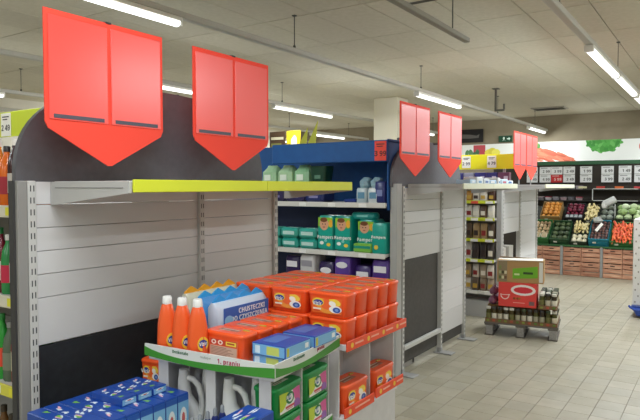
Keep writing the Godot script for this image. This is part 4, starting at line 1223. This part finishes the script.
# ------------------------------------------------------------------ produce at the far wall
func build_produce() -> void:
	var r := RandomNumberGenerator.new()
	r.seed = 15
	var slat: Array = []
	for k in 4:
		slat.append(tri_mat(noise_tex(101 + k, 0.05, Color.html(["96604a", "9e6850", "8a5844", "a87258"][k]), Color.html(["c39679", "c99e82", "b68a6e", "cfa68a"][k]), 128, 0.25, 2.2), 2.0, 0.75))
	var post := mat("8b8c8a", 0.5)
	var zf := -10.76
	for m in 4:
		var xc := -2.59 + 0.62 * (m - 0)
		var nm: String = ["by the farthest end shelf", "under the roots and grapes", "under the carrots", "behind the white dotted bin"][m]
		for cx in 2:
			for cy in 2:
				var o := thing("wooden_crate", "reddish wooden crate under the produce stand %s, %s %s" % [nm, ["lower", "upper"][cy], ["left", "right"][cx]], "crate", V(xc - 0.145 + 0.29 * cx, 0.242 * cy, zf - 0.17), 0.0, "wooden crates under the produce stands")
				for k in 3:
					part(o, "slat", bx(0.284, 0.066, 0.01, 0.002), slat[r.randi() % 4], V(0, 0.042 + 0.078 * k, 0.165))
					part(o, "side_slat", bx(0.01, 0.066, 0.32, 0.002), slat[r.randi() % 4], V(0.137, 0.042 + 0.078 * k, 0.0))
				for s: float in [-1.0, 1.0]:
					part(o, "corner_post", bx(0.022, 0.238, 0.022, 0.002), slat[1], V(s * 0.131, 0.121, 0.148))
				part(o, "bottom", bx(0.28, 0.008, 0.3), slat[0], V(0, 0.006, 0))
				part(o, "hand_slot", bx(0.07, 0.016, 0.002), mat("2a1c16", 0.8), V(0, 0.2, 0.1705))
		var s := thing("produce_stand", "dark stepped produce stand %s" % nm.replace("under the", "holding the"), "produce stand", V(xc, 0, zf))
		for sd: float in [-1.0, 1.0]:
			part(s, "leg", bx(0.02, 0.5, 0.03, 0.002), post, V(sd * 0.3, 0.25, 0.0))
			part(s, "leg", bx(0.02, 0.9, 0.03, 0.002), post, V(sd * 0.3, 0.45, -0.85))
		part(s, "front_lip", bx(0.616, 0.03, 0.012, 0.002), mat("27552c", 0.5), V(0, 0.503, 0.008))
		part(s, "bed", bx(0.612, 0.012, 0.5, 0.002), mat("2c302c", 0.6), V(0, 0.505 + 0.165 - 0.012, -0.03 - 0.188), Vector3(BED_TILT, 0, 0))
		part(s, "bed", bx(0.612, 0.012, 0.44, 0.002), mat("2c302c", 0.6), V(0, 0.85 + 0.145 - 0.012, -0.42 - 0.165), Vector3(BED_TILT, 0, 0))
	# crates lying on the two sloping beds, with their goods
	var ball := loft([[0, 0.3, 0.3], [0.12, 0.7, 0.7], [0.4, 0.97, 0.97], [0.65, 1.0, 1.0], [1.0, 0.9, 0.9], [1.35, 0.55, 0.55], [1.5, 0.12, 0.12]], 10)
	var leafy := loft([[0, 0.3, 0.3], [0.2, 0.8, 0.75], [0.5, 1.05, 1.0, 0.05], [0.8, 1.15, 1.05, -0.04], [1.1, 0.95, 0.9, 0.06], [1.35, 0.55, 0.6, -0.05], [1.45, 0.2, 0.2]], 11, 2.0, false)
	var root := loft([[0, 0.002, 0.002], [0.04, 0.011, 0.011], [0.1, 0.016, 0.016], [0.145, 0.018, 0.018], [0.155, 0.008, 0.008]], 8)
	var t: Transform3D
	# upper bed
	t = crate("kraft carton holding a pile of oranges", 1, -2.56, 0.2, 0.33, 0.15, 0.38, "9a7a48")
	pile("orange", "orange in the pile in the kraft carton", "orange", "oranges in the kraft carton", ball, ["d08a34", "c98434", "d8943e"], t, 0.12, 0.32, 0.37, 0.035, 4, 5, 2, r, true)
	t = crate("black crate of dark red grapes", 1, -2.175, 0.2, 0.3, 0.12, 0.38, "1e1e22")
	pile("grape_cluster", "dark red grape cluster in the black crate", "grapes", "grapes in the black crate", ball, ["6a1630", "7a1c3a", "521226"], t, 0.1, 0.29, 0.26, 0.031, 4, 4, 2, r, false, -0.05)
	for k in 4:
		var o := thing("clear_punnet", "small clear lidded tray in front of the grapes, %s" % ordinal(k), "punnet", t * V(-0.1 + 0.07 * k, 0.1, 0.14), 0.0, "clear trays in front of the grapes")
		o.rotation.x = BED_TILT
		part(o, "tray", bx(0.06, 0.025, 0.07, 0.004), mat("34343a", 0.4), V(0, 0.0125, 0))
		part(o, "film", bx(0.054, 0.004, 0.064, 0.001), mat("9aa0a4", 0.2), V(0, 0.0272, 0))
	t = crate("dark crate of pale parsnips on the upper bed", 1, -1.9, 0.2, 0.22, 0.1, 0.38, "3a3a2c")
	roots("parsnip", "pale yellow parsnip in the upper dark crate", "parsnips in the upper crate", root, ["d8c68e", "e0d09c", "cdb97e"], t, 0.09, 0.2, 0.34, 4, 5, 2, r)
	t = crate("dark crate of bagged greens on the upper bed", 1, -1.66, 0.2, 0.22, 0.1, 0.38, "2e3630")
	pile("bagged_green", "bagged grey-green leaves beside the parsnips", "bagged leaves", "bagged leaves", leafy, ["7c8478", "8a9288", "687060"], t, 0.09, 0.2, 0.36, 0.05, 2, 3, 1, r, false)
	t = crate("dark crate of lettuce behind the carrots", 1, -1.33, 0.2, 0.4, 0.12, 0.38, "39422c")
	pile("lettuce", "pale green lettuce head behind the carrots", "lettuce", "lettuce heads behind the carrots", leafy, ["a9c28a", "bccfa0", "96b272", "c6d4b0"], t, 0.1, 0.38, 0.36, 0.056, 3, 3, 2, r, false)
	t = crate("dark crate of cabbages at the right end of the stand", 1, -0.9, 0.2, 0.38, 0.12, 0.38, "39422c")
	pile("cabbage", "pale green cabbage at the right end of the stand", "cabbage", "cabbages at the right end", leafy, ["b4cc96", "a2bc80"], t, 0.1, 0.36, 0.36, 0.056, 3, 3, 1, r, false)
	# lower bed
	t = crate("green plastic crate of mushroom trays at the left of the produce", 0, -2.68, 0.24, 0.36, 0.13, 0.46, "2c6a34")
	pile("mushroom", "pale brown mushroom in the left green crate", "mushroom", "mushrooms in the left green crate", ball, ["b59a74", "c4ae8c", "9c8260"], t, 0.1, 0.34, 0.3, 0.034, 5, 4, 1, r, false, -0.06)
	for k in 3:
		var o := thing("paper_tray", "small white paper tray in the left green crate, %s from left" % ordinal(k), "tray", t * V(-0.11 + 0.11 * k, 0.1, 0.15), 0.0, "paper trays in the left green crate")
		o.rotation.x = BED_TILT
		part(o, "tray", loft([[0, 0.04, 0.04], [0.03, 0.05, 0.055]], 12, 5.0), mat("c9c2b0", 0.6))
		part(o, "film", bx(0.08, 0.004, 0.09, 0.001), mat("a89878", 0.3), V(0, 0.033, 0))
	t = crate("dark green crate of leafy heads below the grapes", 0, -2.325, 0.24, 0.3, 0.12, 0.46, "24482a")
	pile("chicory", "dark green leafy head below the grapes", "greens", "leafy heads below the grapes", leafy, ["3c4a30", "4a5a38", "2f3c28"], t, 0.09, 0.28, 0.42, 0.045, 3, 4, 1, r, false)
	t = crate("dark crate of pale parsnips on the lower bed", 0, -2.015, 0.345, 0.26, 0.1, 0.24, "33332a")
	roots("parsnip", "pale yellow parsnip in the lower dark crate", "parsnips in the lower crate", root, ["d8c68e", "e0d09c", "cdb97e"], t, 0.09, 0.24, 0.22, 5, 3, 2, r)
	t = crate("low dark tray of turnips at the front", 0, -2.015, 0.11, 0.26, 0.07, 0.2, "2e3a2a")
	pile("turnip", "pale round turnip in the low front tray", "turnip", "turnips in the front tray", ball, ["d8cfb0", "e0d8bc", "cfc6a4"], t, 0.06, 0.24, 0.19, 0.044, 3, 2, 1, r, false)
	t = crate("teal blue plastic crate of shallots at the front", 0, -1.71, 0.24, 0.3, 0.16, 0.46, "17788c")
	pile("shallot", "purple-brown shallot in the teal crate", "shallot", "shallots in the teal crate", ball, ["5c3e38", "6a4844", "4e3834"], t, 0.13, 0.28, 0.44, 0.03, 5, 7, 1, r, false)
	solo("price_scoop", "white tilted price tag stuck in the teal crate of shallots", "price tag", bx(0.045, 0.16, 0.004, 0.001), mat("eceae4", 0.5), t * V(0.0, 0.235, 0.02), Vector3(-0.3, 0, -0.6))
	var clear := thing("produce_bag", "clear grey plastic bag lying above the shallots", "bag", t * V(-0.05, 0.165, -0.16))
	part(clear, "film", loft([[0, 0.06, 0.05], [0.03, 0.08, 0.07, 0.01], [0.07, 0.07, 0.06, -0.015], [0.1, 0.03, 0.04, 0.02]], 9, 2.0, false), mat("a9adaa", 0.2))
	t = crate("green crate of carrots at the front", 0, -1.375, 0.24, 0.34, 0.12, 0.46, "2f6a34")
	roots("carrot", "orange carrot in the green front crate", "carrots in the green crate", root, ["e0603a", "e8703f", "d8583a"], t, 0.11, 0.3, 0.42, 6, 6, 2, r)
	t = crate("green crate of peppers behind the white dotted bin", 0, -0.98, 0.24, 0.34, 0.12, 0.46, "2f6a34")
	pile("pepper", "green pepper in the crate behind the dotted bin", "pepper", "peppers behind the dotted bin", ball, ["4f7a34", "5f8a3c", "3f6a2c"], t, 0.1, 0.32, 0.42, 0.04, 4, 5, 1, r, false)
	# bag dispenser on a post
	var bd := thing("bag_dispenser", "silver bag roll dispenser on a thin post among the produce", "bag dispenser", V(-1.53, 0.62, -11.18))
	part(bd, "post", bx(0.016, 0.58, 0.016, 0.002), mat("a8aaa8", 0.4), V(0, 0.29, 0))
	part(bd, "roll", loft([[-0.1, 0.05, 0.05], [-0.09, 0.06, 0.06], [0.09, 0.06, 0.06], [0.1, 0.05, 0.05]], 14), mat("b8bab8", 0.4), V(-0.08, 0.62, 0.02), Vector3(0, 0.3, PI / 2 + 0.5))
	part(bd, "bag_end", loft([[0, 0.03, 0.03], [0.04, 0.05, 0.04, 0.01], [0.09, 0.035, 0.04]], 8, 2.0, false), mat("d2d4d2", 0.3), V(-0.16, 0.52, 0.06))
	# dark rack with white rails and cards behind the stands
	var rk := thing("produce_rack", "dark tiered rack with white rails behind the fresh produce", "rack", V(-2.1, 0, -11.95))
	part(rk, "back_board", bx(3.6, 1.9, 0.03), mat("3c352e", 0.7), V(0, 0.96, -0.2))
	for y: float in [1.02, 1.235, 1.44]:
		part(rk, "shelf", bx(3.6, 0.02, 0.36, 0.002), mat("23211f", 0.5), V(0, y, 0.0))
	part(rk, "beam", bx(3.6, 0.07, 0.06, 0.004), mat("2c5f3e", 0.5), V(0, 1.935, -0.06))
	part(rk, "foot", bx(3.6, 0.05, 0.3), mat("23211f", 0.6), V(0, 0.025, 0))
	for x: float in [0.12, 0.9]:
		for y: float in [1.245, 1.455]:
			part(rk, "rail", bx(0.72, 0.012, 0.012, 0.002), mat("d4d6d2", 0.35), V(x + 0.37, y, 0.19))
		part(rk, "rail", bx(0.014, 0.2, 0.012, 0.002), mat("d4d6d2", 0.35), V(x, 1.35, 0.19))
	# punnets on the rack's left half
	for ly in 2:
		for k in 9:
			var o := thing("berry_punnet", "small clear punnet on the dark rack, %s shelf, %s from the left" % [["lower", "upper"][ly], ordinal(k)], "punnet", V(-3.3 + 0.135 * k, 1.245 + 0.205 * ly, -11.86), r.randf_range(-0.1, 0.1), "punnets on the dark rack")
			part(o, "tray", loft([[0, 0.05, 0.05], [0.05, 0.06, 0.06]], 12, 5.0), mat(["8d8a90", "a08a90", "6c6a70", "b0aab0"][r.randi() % 4], 0.3))
			part(o, "film", bx(0.11, 0.012, 0.11, 0.004), mat(["b8a8ae", "c04a5c", "9a98a0", "7a7880"][r.randi() % 4], 0.25), V(0, 0.056, 0))
	for k in 8:
		var o := thing("herb_pot", "small leafy herb bundle on the dark rack behind the lettuce, %s from the left" % ordinal(k), "herbs", V(-1.88 + 0.16 * k, 1.03, -11.85), k, "herb bundles on the rack")
		part(o, "leaves", loft([[0, 0.03, 0.03], [0.05, 0.06, 0.05, 0.01], [0.1, 0.05, 0.06, -0.01], [0.15, 0.02, 0.02]], 7, 2.0, false), mat(["4a5a34", "5a5a44", "3c4a2c", "6a6450"][k % 4], 0.7))
	# price cards hung in two rows
	var cards := [[-2.86, 0], [-2.65, 0], [-2.43, 0], [-2.135, 0], [-1.775, 0], [-1.49, 0], [-1.24, 0], [-1.02, 0], [-3.1, 0]]
	var prices := ["2 99", "1 49", "3 99", "4 99", "2 49", "5 99", "1 99", "3 49", "6 99"]
	for i in cards.size():
		for ly in 2:
			var isred: bool = i == 1 and ly == 1
			var o := thing("price_sign", "%s price card above the produce, %s row, %s from left" % ["red" if isred else "white", ["upper", "lower"][ly], ordinal((i + 1) % 9)], "price card", V(cards[i][0], 1.795 - 0.15 * ly, -11.99), 0.0, "price cards above the produce")
			part(o, "card", bx(0.205, 0.144, 0.006, 0.002), mat("c8282c" if isred else "e4e6e8", 0.5))
			part(o, "print", text_mesh(prices[(i * 2 + ly * 3) % 9], 0.07), mat("e8d0c8" if isred else "3a3c40", 0.5), V(0.02, -0.015, 0.0035))
			part(o, "print", bx(0.12, 0.01, 0.001), mat("e8d0c8" if isred else "6a6c70", 0.5), V(-0.02, 0.05, 0.0035))
			part(o, "hanger", boxes([[V(0, 0.0, -0.075), V(0.01, 0.02, 0.14)]]), mat("5a5a58", 0.5))
	for k in 6:
		solo("tag", "small %s tag on the rack edge under the price cards, %s from the left" % [["red", "orange", "cream", "red", "orange", "red"][k], ordinal(k)], "tag", bx(0.14, 0.035, 0.004, 0.001), mat(["c8402c", "d8702c", "dcd8b0", "c0342c", "d8682c", "c83a40"][k], 0.5), V(-2.75 + 0.3 * k, 1.482, -11.764))
	# white dotted bin at the right edge
	var bin := thing("dotted_bin", "white dotted bin on a blue dolly at the right edge", "bin", V(-0.60, 0, -8.05))
	part(bin, "bin_body", bx(0.54, 1.0, 0.5, 0.01), mat("d9d7d2", 0.6), V(0, 0.625, 0))
	var dots: Array = []
	for i in 9:
		for j in 14:
			dots.append([V(-0.24 + 0.06 * i + 0.03 * (j % 2), -0.46 + 0.07 * j, 0.2505), V(0.014, 0.02, 0.001)])
			if i < 8:
				dots.append([V(-0.2705, -0.46 + 0.07 * j, -0.21 + 0.06 * i), V(0.001, 0.02, 0.014)])
	var dt := part(bin, "dots", boxes(dots), mat("8f8a80", 0.7), V(0, 0.625, 0))
	dt.set_meta("kind", "stuff")
	part(bin, "dolly", bx(0.56, 0.05, 0.52, 0.01), mat("1f3f8c", 0.45), V(0, 0.1, 0))
	part(bin, "bumper", loft([[0, 0.06, 0.09], [0.05, 0.09, 0.1], [0.07, 0.1, 0.11]], 16, 3.0), mat("2346a0", 0.4), V(-0.16, 0.03, 0.3))
	part(bin, "handle", tube([V(-0.24, 0.085, 0.3), V(-0.28, 0.1, 0.29), V(-0.3, 0.12, 0.28)], 0.012), mat("2346a0", 0.4))
	for s: Vector2 in [Vector2(-0.2, -0.2), Vector2(0.2, -0.2), Vector2(0.2, 0.2), Vector2(-0.2, 0.2)]:
		part(bin, "wheel", loft([[-0.015, 0.034, 0.034], [0.015, 0.034, 0.034]], 14), mat("2a2a2c", 0.6), V(s.x, 0.036, s.y), Vector3(0, 0, PI / 2))

const BED_TILT := 0.72

# a crate lying on a sloping bed (0 lower, 1 upper); u is the distance of its centre up the slope; returns the frame of its floor
func crate(label: String, bed: int, x: float, u: float, w: float, h: float, d: float, hex: String) -> Transform3D:
	var o := thing("produce_crate", label, "crate")
	var b := Basis(Vector3.RIGHT, BED_TILT)
	var o0 := V(x, 0.505, -10.79) if bed == 0 else V(x, 0.85, -11.18)
	o.transform = Transform3D(b, o0 + b * V(0, 0.004, -u))
	var m := mat(hex, 0.55)
	part(o, "bottom", bx(w, 0.008, d), m, V(0, 0.004, 0))
	for s: float in [-1.0, 1.0]:
		part(o, "crate_wall", boxes([[V(0, h * 0.22, 0), V(w, h * 0.36, 0.008), 0.001], [V(0, h * 0.68, 0), V(w, h * 0.42, 0.008), 0.001], [V(0, h * 0.92, 0), V(w, 0.012, 0.016), 0.002]]), m, V(0, 0.008, s * (d / 2 - 0.008)))
		part(o, "crate_wall", boxes([[V(0, h * 0.22, 0), V(0.008, h * 0.36, d), 0.001], [V(0, h * 0.68, 0), V(0.008, h * 0.42, d), 0.001]]), m, V(s * (w / 2 - 0.004), 0.008, 0))
	part(o, "tag", bx(0.055, 0.035, 0.002), mat("d8d6c8", 0.5), V(-w * 0.2, h * 0.5, d / 2 + 0.001))
	return o.transform

func pile(called: String, label: String, category: String, group: String, mesh: Mesh, cols: Array, t: Transform3D, y: float, w: float, d: float, rad: float, nx: int, nz: int, layers: int, r: RandomNumberGenerator, stem: bool, off := 0.0) -> void:
	for l in layers:
		var ax := nx - l
		var az := nz - l
		for i in ax:
			for j in az:
				var p := V((i - (ax - 1) / 2.0) * (w / nx), y - rad * 1.2 + l * rad * 1.45, (j - (az - 1) / 2.0) * (d / nz) + off) + V(r.randf_range(-1, 1), r.randf_range(-0.3, 0.3), r.randf_range(-1, 1)) * rad * 0.22
				var o := thing(called, label, category, t * p, r.randf() * 6.0, group)
				var s := part(o, "skin", mesh, mat(cols[r.randi() % cols.size()], 0.55))
				s.scale = V(rad, rad * 1.25, rad)
				if stem:
					part(o, "stem", bx(0.006, 0.006, 0.006, 0.001), mat("5a6a2c", 0.7), V(0, rad * 1.9, 0))

func roots(called: String, label: String, group: String, mesh: Mesh, cols: Array, t: Transform3D, y: float, w: float, d: float, nx: int, nz: int, layers: int, r: RandomNumberGenerator) -> void:
	for l in layers:
		for i in nx - l:
			for j in nz - l:
				var p := V((i - (nx - l - 1) / 2.0) * (w / nx), y + 0.034 * l, (j - (nz - l - 1) / 2.0) * (d / nz))
				var o := thing(called, label, called, Vector3.ZERO, 0.0, group)
				var b := t.basis * Basis(Vector3.UP, r.randf_range(-0.5, 0.5) + (PI if r.randf() < 0.3 else 0.0)) * Basis(Vector3.RIGHT, PI / 2 - r.randf_range(0.1, 0.35))
				o.transform = Transform3D(b, t * p - b * V(0, 0.08, 0))
				part(o, "root", mesh, mat(cols[r.randi() % cols.size()], 0.5))
				part(o, "crown", bx(0.011, 0.012, 0.011, 0.003), mat("6a7a3a", 0.6), V(0, 0.158, 0))

# ------------------------------------------------------------------ ceiling and wall fittings
func build_ceiling_fittings() -> void:
	var dark := mat("55524a", 0.6)
	# bare thin rail that ends above the aisle
	var rl := thing("sign_rail", "thin dark bare rail under the ceiling that ends above the second end shelf", "rail", V(-1.72, LAMP_Y, 0))
	part(rl, "rail_bar", bx(0.05, 0.035, 8.05, 0.004), mat("8d897d", 0.6), V(0, 0.0, -0.63))
	for z: float in [2.0, -1.0, -4.35]:
		part(rl, "rod", bx(0.008, CEIL_Y - LAMP_Y - 0.018, 0.008), dark, V(0, (CEIL_Y - LAMP_Y) / 2 + 0.009, z))
	part(rl, "crossbar", bx(0.28, 0.014, 0.014, 0.002), dark, V(0.13, 0.024, -3.6))
	# vent
	var vt := thing("ceiling_vent", "flat dark ceiling vent near the produce wall", "vent", V(-2.87, CEIL_Y - 0.012, -12.3))
	part(vt, "frame", bx(0.62, 0.02, 0.4, 0.003), mat("a09b8e", 0.6), V(0, 0.002, 0))
	for k in 6:
		part(vt, "slat", bx(0.54, 0.006, 0.03, 0.001), dark, V(0, -0.011, -0.14 + 0.056 * k), Vector3(0.3, 0, 0))
	var hg := thing("ceiling_hanger", "dark hook-shaped hanger bracket under the ceiling above the third end shelf", "hanger", V(-3.0, CEIL_Y - 0.34, -9.4))
	part(hg, "bar", boxes([[V(0, 0.17, 0), V(0.03, 0.34, 0.03), 0.003], [V(0.06, 0.0, 0), V(0.15, 0.03, 0.03), 0.003], [V(0.13, 0.05, 0), V(0.025, 0.09, 0.03), 0.003]]), dark)
	part(hg, "plate", bx(0.1, 0.012, 0.1, 0.002), dark, V(0, 0.334, 0))
	# toppers standing on the far coffee shelf, seen over the blue header
	var grey := mat("8d8b86", 0.5)
	var t1 := thing("topper_sign", "dark brown topper sign with pale lettering above the far shelves", "sign", V(-5.78, 1.5, -7.45))
	part(t1, "board", bx(0.3, 0.33, 0.012, 0.002), mat("4a3420", 0.5), V(0, 0.68, 0))
	part(t1, "post", bx(0.02, 0.52, 0.02, 0.002), grey, V(0, 0.26, -0.01))
	part(t1, "print", bx(0.24, 0.04, 0.002), mat("c9bfa0", 0.5), V(0, 0.74, 0.007))
	part(t1, "print", bx(0.2, 0.09, 0.002), mat("7a7a3c", 0.5), V(-0.02, 0.62, 0.007))
	var t2 := thing("topper_sign", "yellow topper sign with a white shape above the far shelves", "sign", V(-5.47, 1.5, -7.45))
	part(t2, "board", bx(0.26, 0.33, 0.012, 0.002), mat("e0c41e", 0.5), V(0, 0.68, 0))
	part(t2, "post", bx(0.02, 0.52, 0.02, 0.002), grey, V(0, 0.26, -0.01))
	part(t2, "print", prism_z(PackedVector2Array([Vector2(-0.05, -0.12), Vector2(0.07, -0.12), Vector2(0.06, 0.06), Vector2(0.02, 0.1), Vector2(-0.04, 0.04)]), 0.002), mat("ecebe4", 0.5), V(0, 0.68, 0.007))
	solo("shelf_top", "far shelf run under the topper signs", "shelving", boxes([[V(0, 0.75, 0), V(1.4, 1.49, 0.5), 0.004]]), mat("a8a59c", 0.6), V(-6.15, 0.001, -7.3))
	for k in 2:
		var pn := thing("pennant", "pointed yellow-green paper pennant above the blue header, %s one" % ["left", "right"][k], "pennant", V(-3.27 + 0.1 * k, 1.8755, -4.6))
		part(pn, "paper", prism_z(PackedVector2Array([Vector2(-0.05, 0), Vector2(0.035, 0), Vector2(0.05 + 0.012 * k, 0.17 + 0.06 * k)]), 0.004), mat("cdcf3c", 0.5), V(0, 0.0, 0), Vector3(0, 0.2, 0))
		part(pn, "stick", bx(0.006, 0.05, 0.006), grey, V(0, 0.025, -0.006))

func build_wall_graphics() -> void:
	var zw := -13.605
	var img := lerp_img(1024, 112, Color.html("dfe0da"))
	var xl := -5.3
	var wid := 4.9
	var px := 1024.0 / wid
	var f := func(x: float) -> float: return (x - xl) * px
	var g := func(y: float) -> float: return (2.455 - y) / 0.5 * 112.0
	var r := RandomNumberGenerator.new()
	r.seed = 21
	# carrots
	for k in 60:
		var u := r.randf()
		var cx: float = f.call(-3.42 + 0.7 * u)
		var cy: float = g.call(2.04 + (0.3 - 0.2 * u) * r.randf())
		blob(img, cx, cy, 30, 5, Color.html(["b85a40", "c4664a", "a84e36", "cc7456"][k % 4]), r.randf_range(0.1, 0.5) + 0.2 * u)
	for k in 8:
		blob(img, f.call(-3.5 + 0.12 * r.randf()), g.call(2.2 + 0.2 * r.randf()), 14, 8, Color.html(["3f6a34", "52803f"][k % 2]), r.randf() * 3.0)
	# lettuce
	blob(img, f.call(-2.1), g.call(2.48), 70, 62, Color.html("3f9034"))
	for k in 90:
		var a := r.randf() * TAU
		var q := sqrt(r.randf())
		blob(img, f.call(-2.1 + 0.33 * q * cos(a)), g.call(2.48 + 0.27 * q * sin(a)), 15, 8, Color.html(["3f8a34", "4c9a40", "35802f", "62a852"][k % 4]), r.randf() * 3.0)
	blob(img, f.call(-1.32), g.call(2.3), 26, 28, Color.html("d8483c"))
	# peppers, leaves and lemons on the left half
	img.fill_rect(Rect2i(int(f.call(-4.84)), int(g.call(2.44)), 58, 60), Color.html("b03038"))
	for k in 10:
		blob(img, f.call(-5.0 + 0.28 * r.randf()), g.call(2.17 + 0.12 * r.randf()), 16, 9, Color.html(["3c6a3a", "4a7a44", "2f5a30"][k % 3]), r.randf() * 3.0)
	for k in 3:
		blob(img, f.call(-4.48 + 0.08 * k), g.call(2.26 + 0.03 * (k % 2)), 20, 18, Color.html(["d8cc3a", "cfc032", "e0d650"][k]))
	img.fill_rect(Rect2i(int(f.call(-2.72)), 0, 1, 112), Color.html("b8b9b2"))
	var bn := thing("wall_banner", "white wall banner with printed vegetables above the produce", "banner", V(xl + wid / 2, 2.205, zw))
	part(bn, "panel", bx(wid, 0.5, 0.02, 0.002), mat("dfe0da", 0.5), V(0, 0, 0.01))
	part(bn, "print", sheet(wid, 0.5), print_mat(img, 0.5), V(0, 0, 0.0206))
	# black menu board with a pale shape
	var mb := thing("menu_board", "black wall board with a pale fish shape beside the exit sign", "board", V(-4.97, 2.66, zw))
	part(mb, "board", bx(0.7, 0.3, 0.03, 0.004), mat("191615", 0.85), V(0, 0, 0.016))
	part(mb, "fish_print", prism_z(PackedVector2Array([Vector2(-0.28, 0.0), Vector2(-0.15, 0.045), Vector2(0.05, 0.03), Vector2(0.2, 0.0), Vector2(0.27, 0.03), Vector2(0.25, -0.05), Vector2(0.05, -0.06), Vector2(-0.18, -0.05)]), 0.003), mat("5c5854", 0.85), V(0, 0, 0.033))
	# emergency exit sign
	var ex := thing("exit_sign", "small green emergency exit sign on the far wall", "exit sign", V(-4.11, 2.56, zw))
	part(ex, "plate", bx(0.3, 0.14, 0.03, 0.004), mat("14422a", 0.8), V(0, 0, 0.016))
	part(ex, "running_figure", prism_z(PackedVector2Array([Vector2(-0.03, -0.045), Vector2(-0.01, -0.01), Vector2(-0.025, 0.02), Vector2(0.0, 0.05), Vector2(0.025, 0.02), Vector2(0.01, -0.01), Vector2(0.035, -0.045), Vector2(0.005, -0.02)]), 0.002), mat("cfe0d4", 0.5), V(-0.03, 0, 0.032))
	part(ex, "arrow", prism_z(PackedVector2Array([Vector2(-0.04, -0.012), Vector2(0.0, -0.012), Vector2(0.0, -0.035), Vector2(0.035, 0.0), Vector2(0.0, 0.035), Vector2(0.0, 0.012), Vector2(-0.04, 0.012)]), 0.002), mat("cfe0d4", 0.5), V(0.08, 0, 0.032))
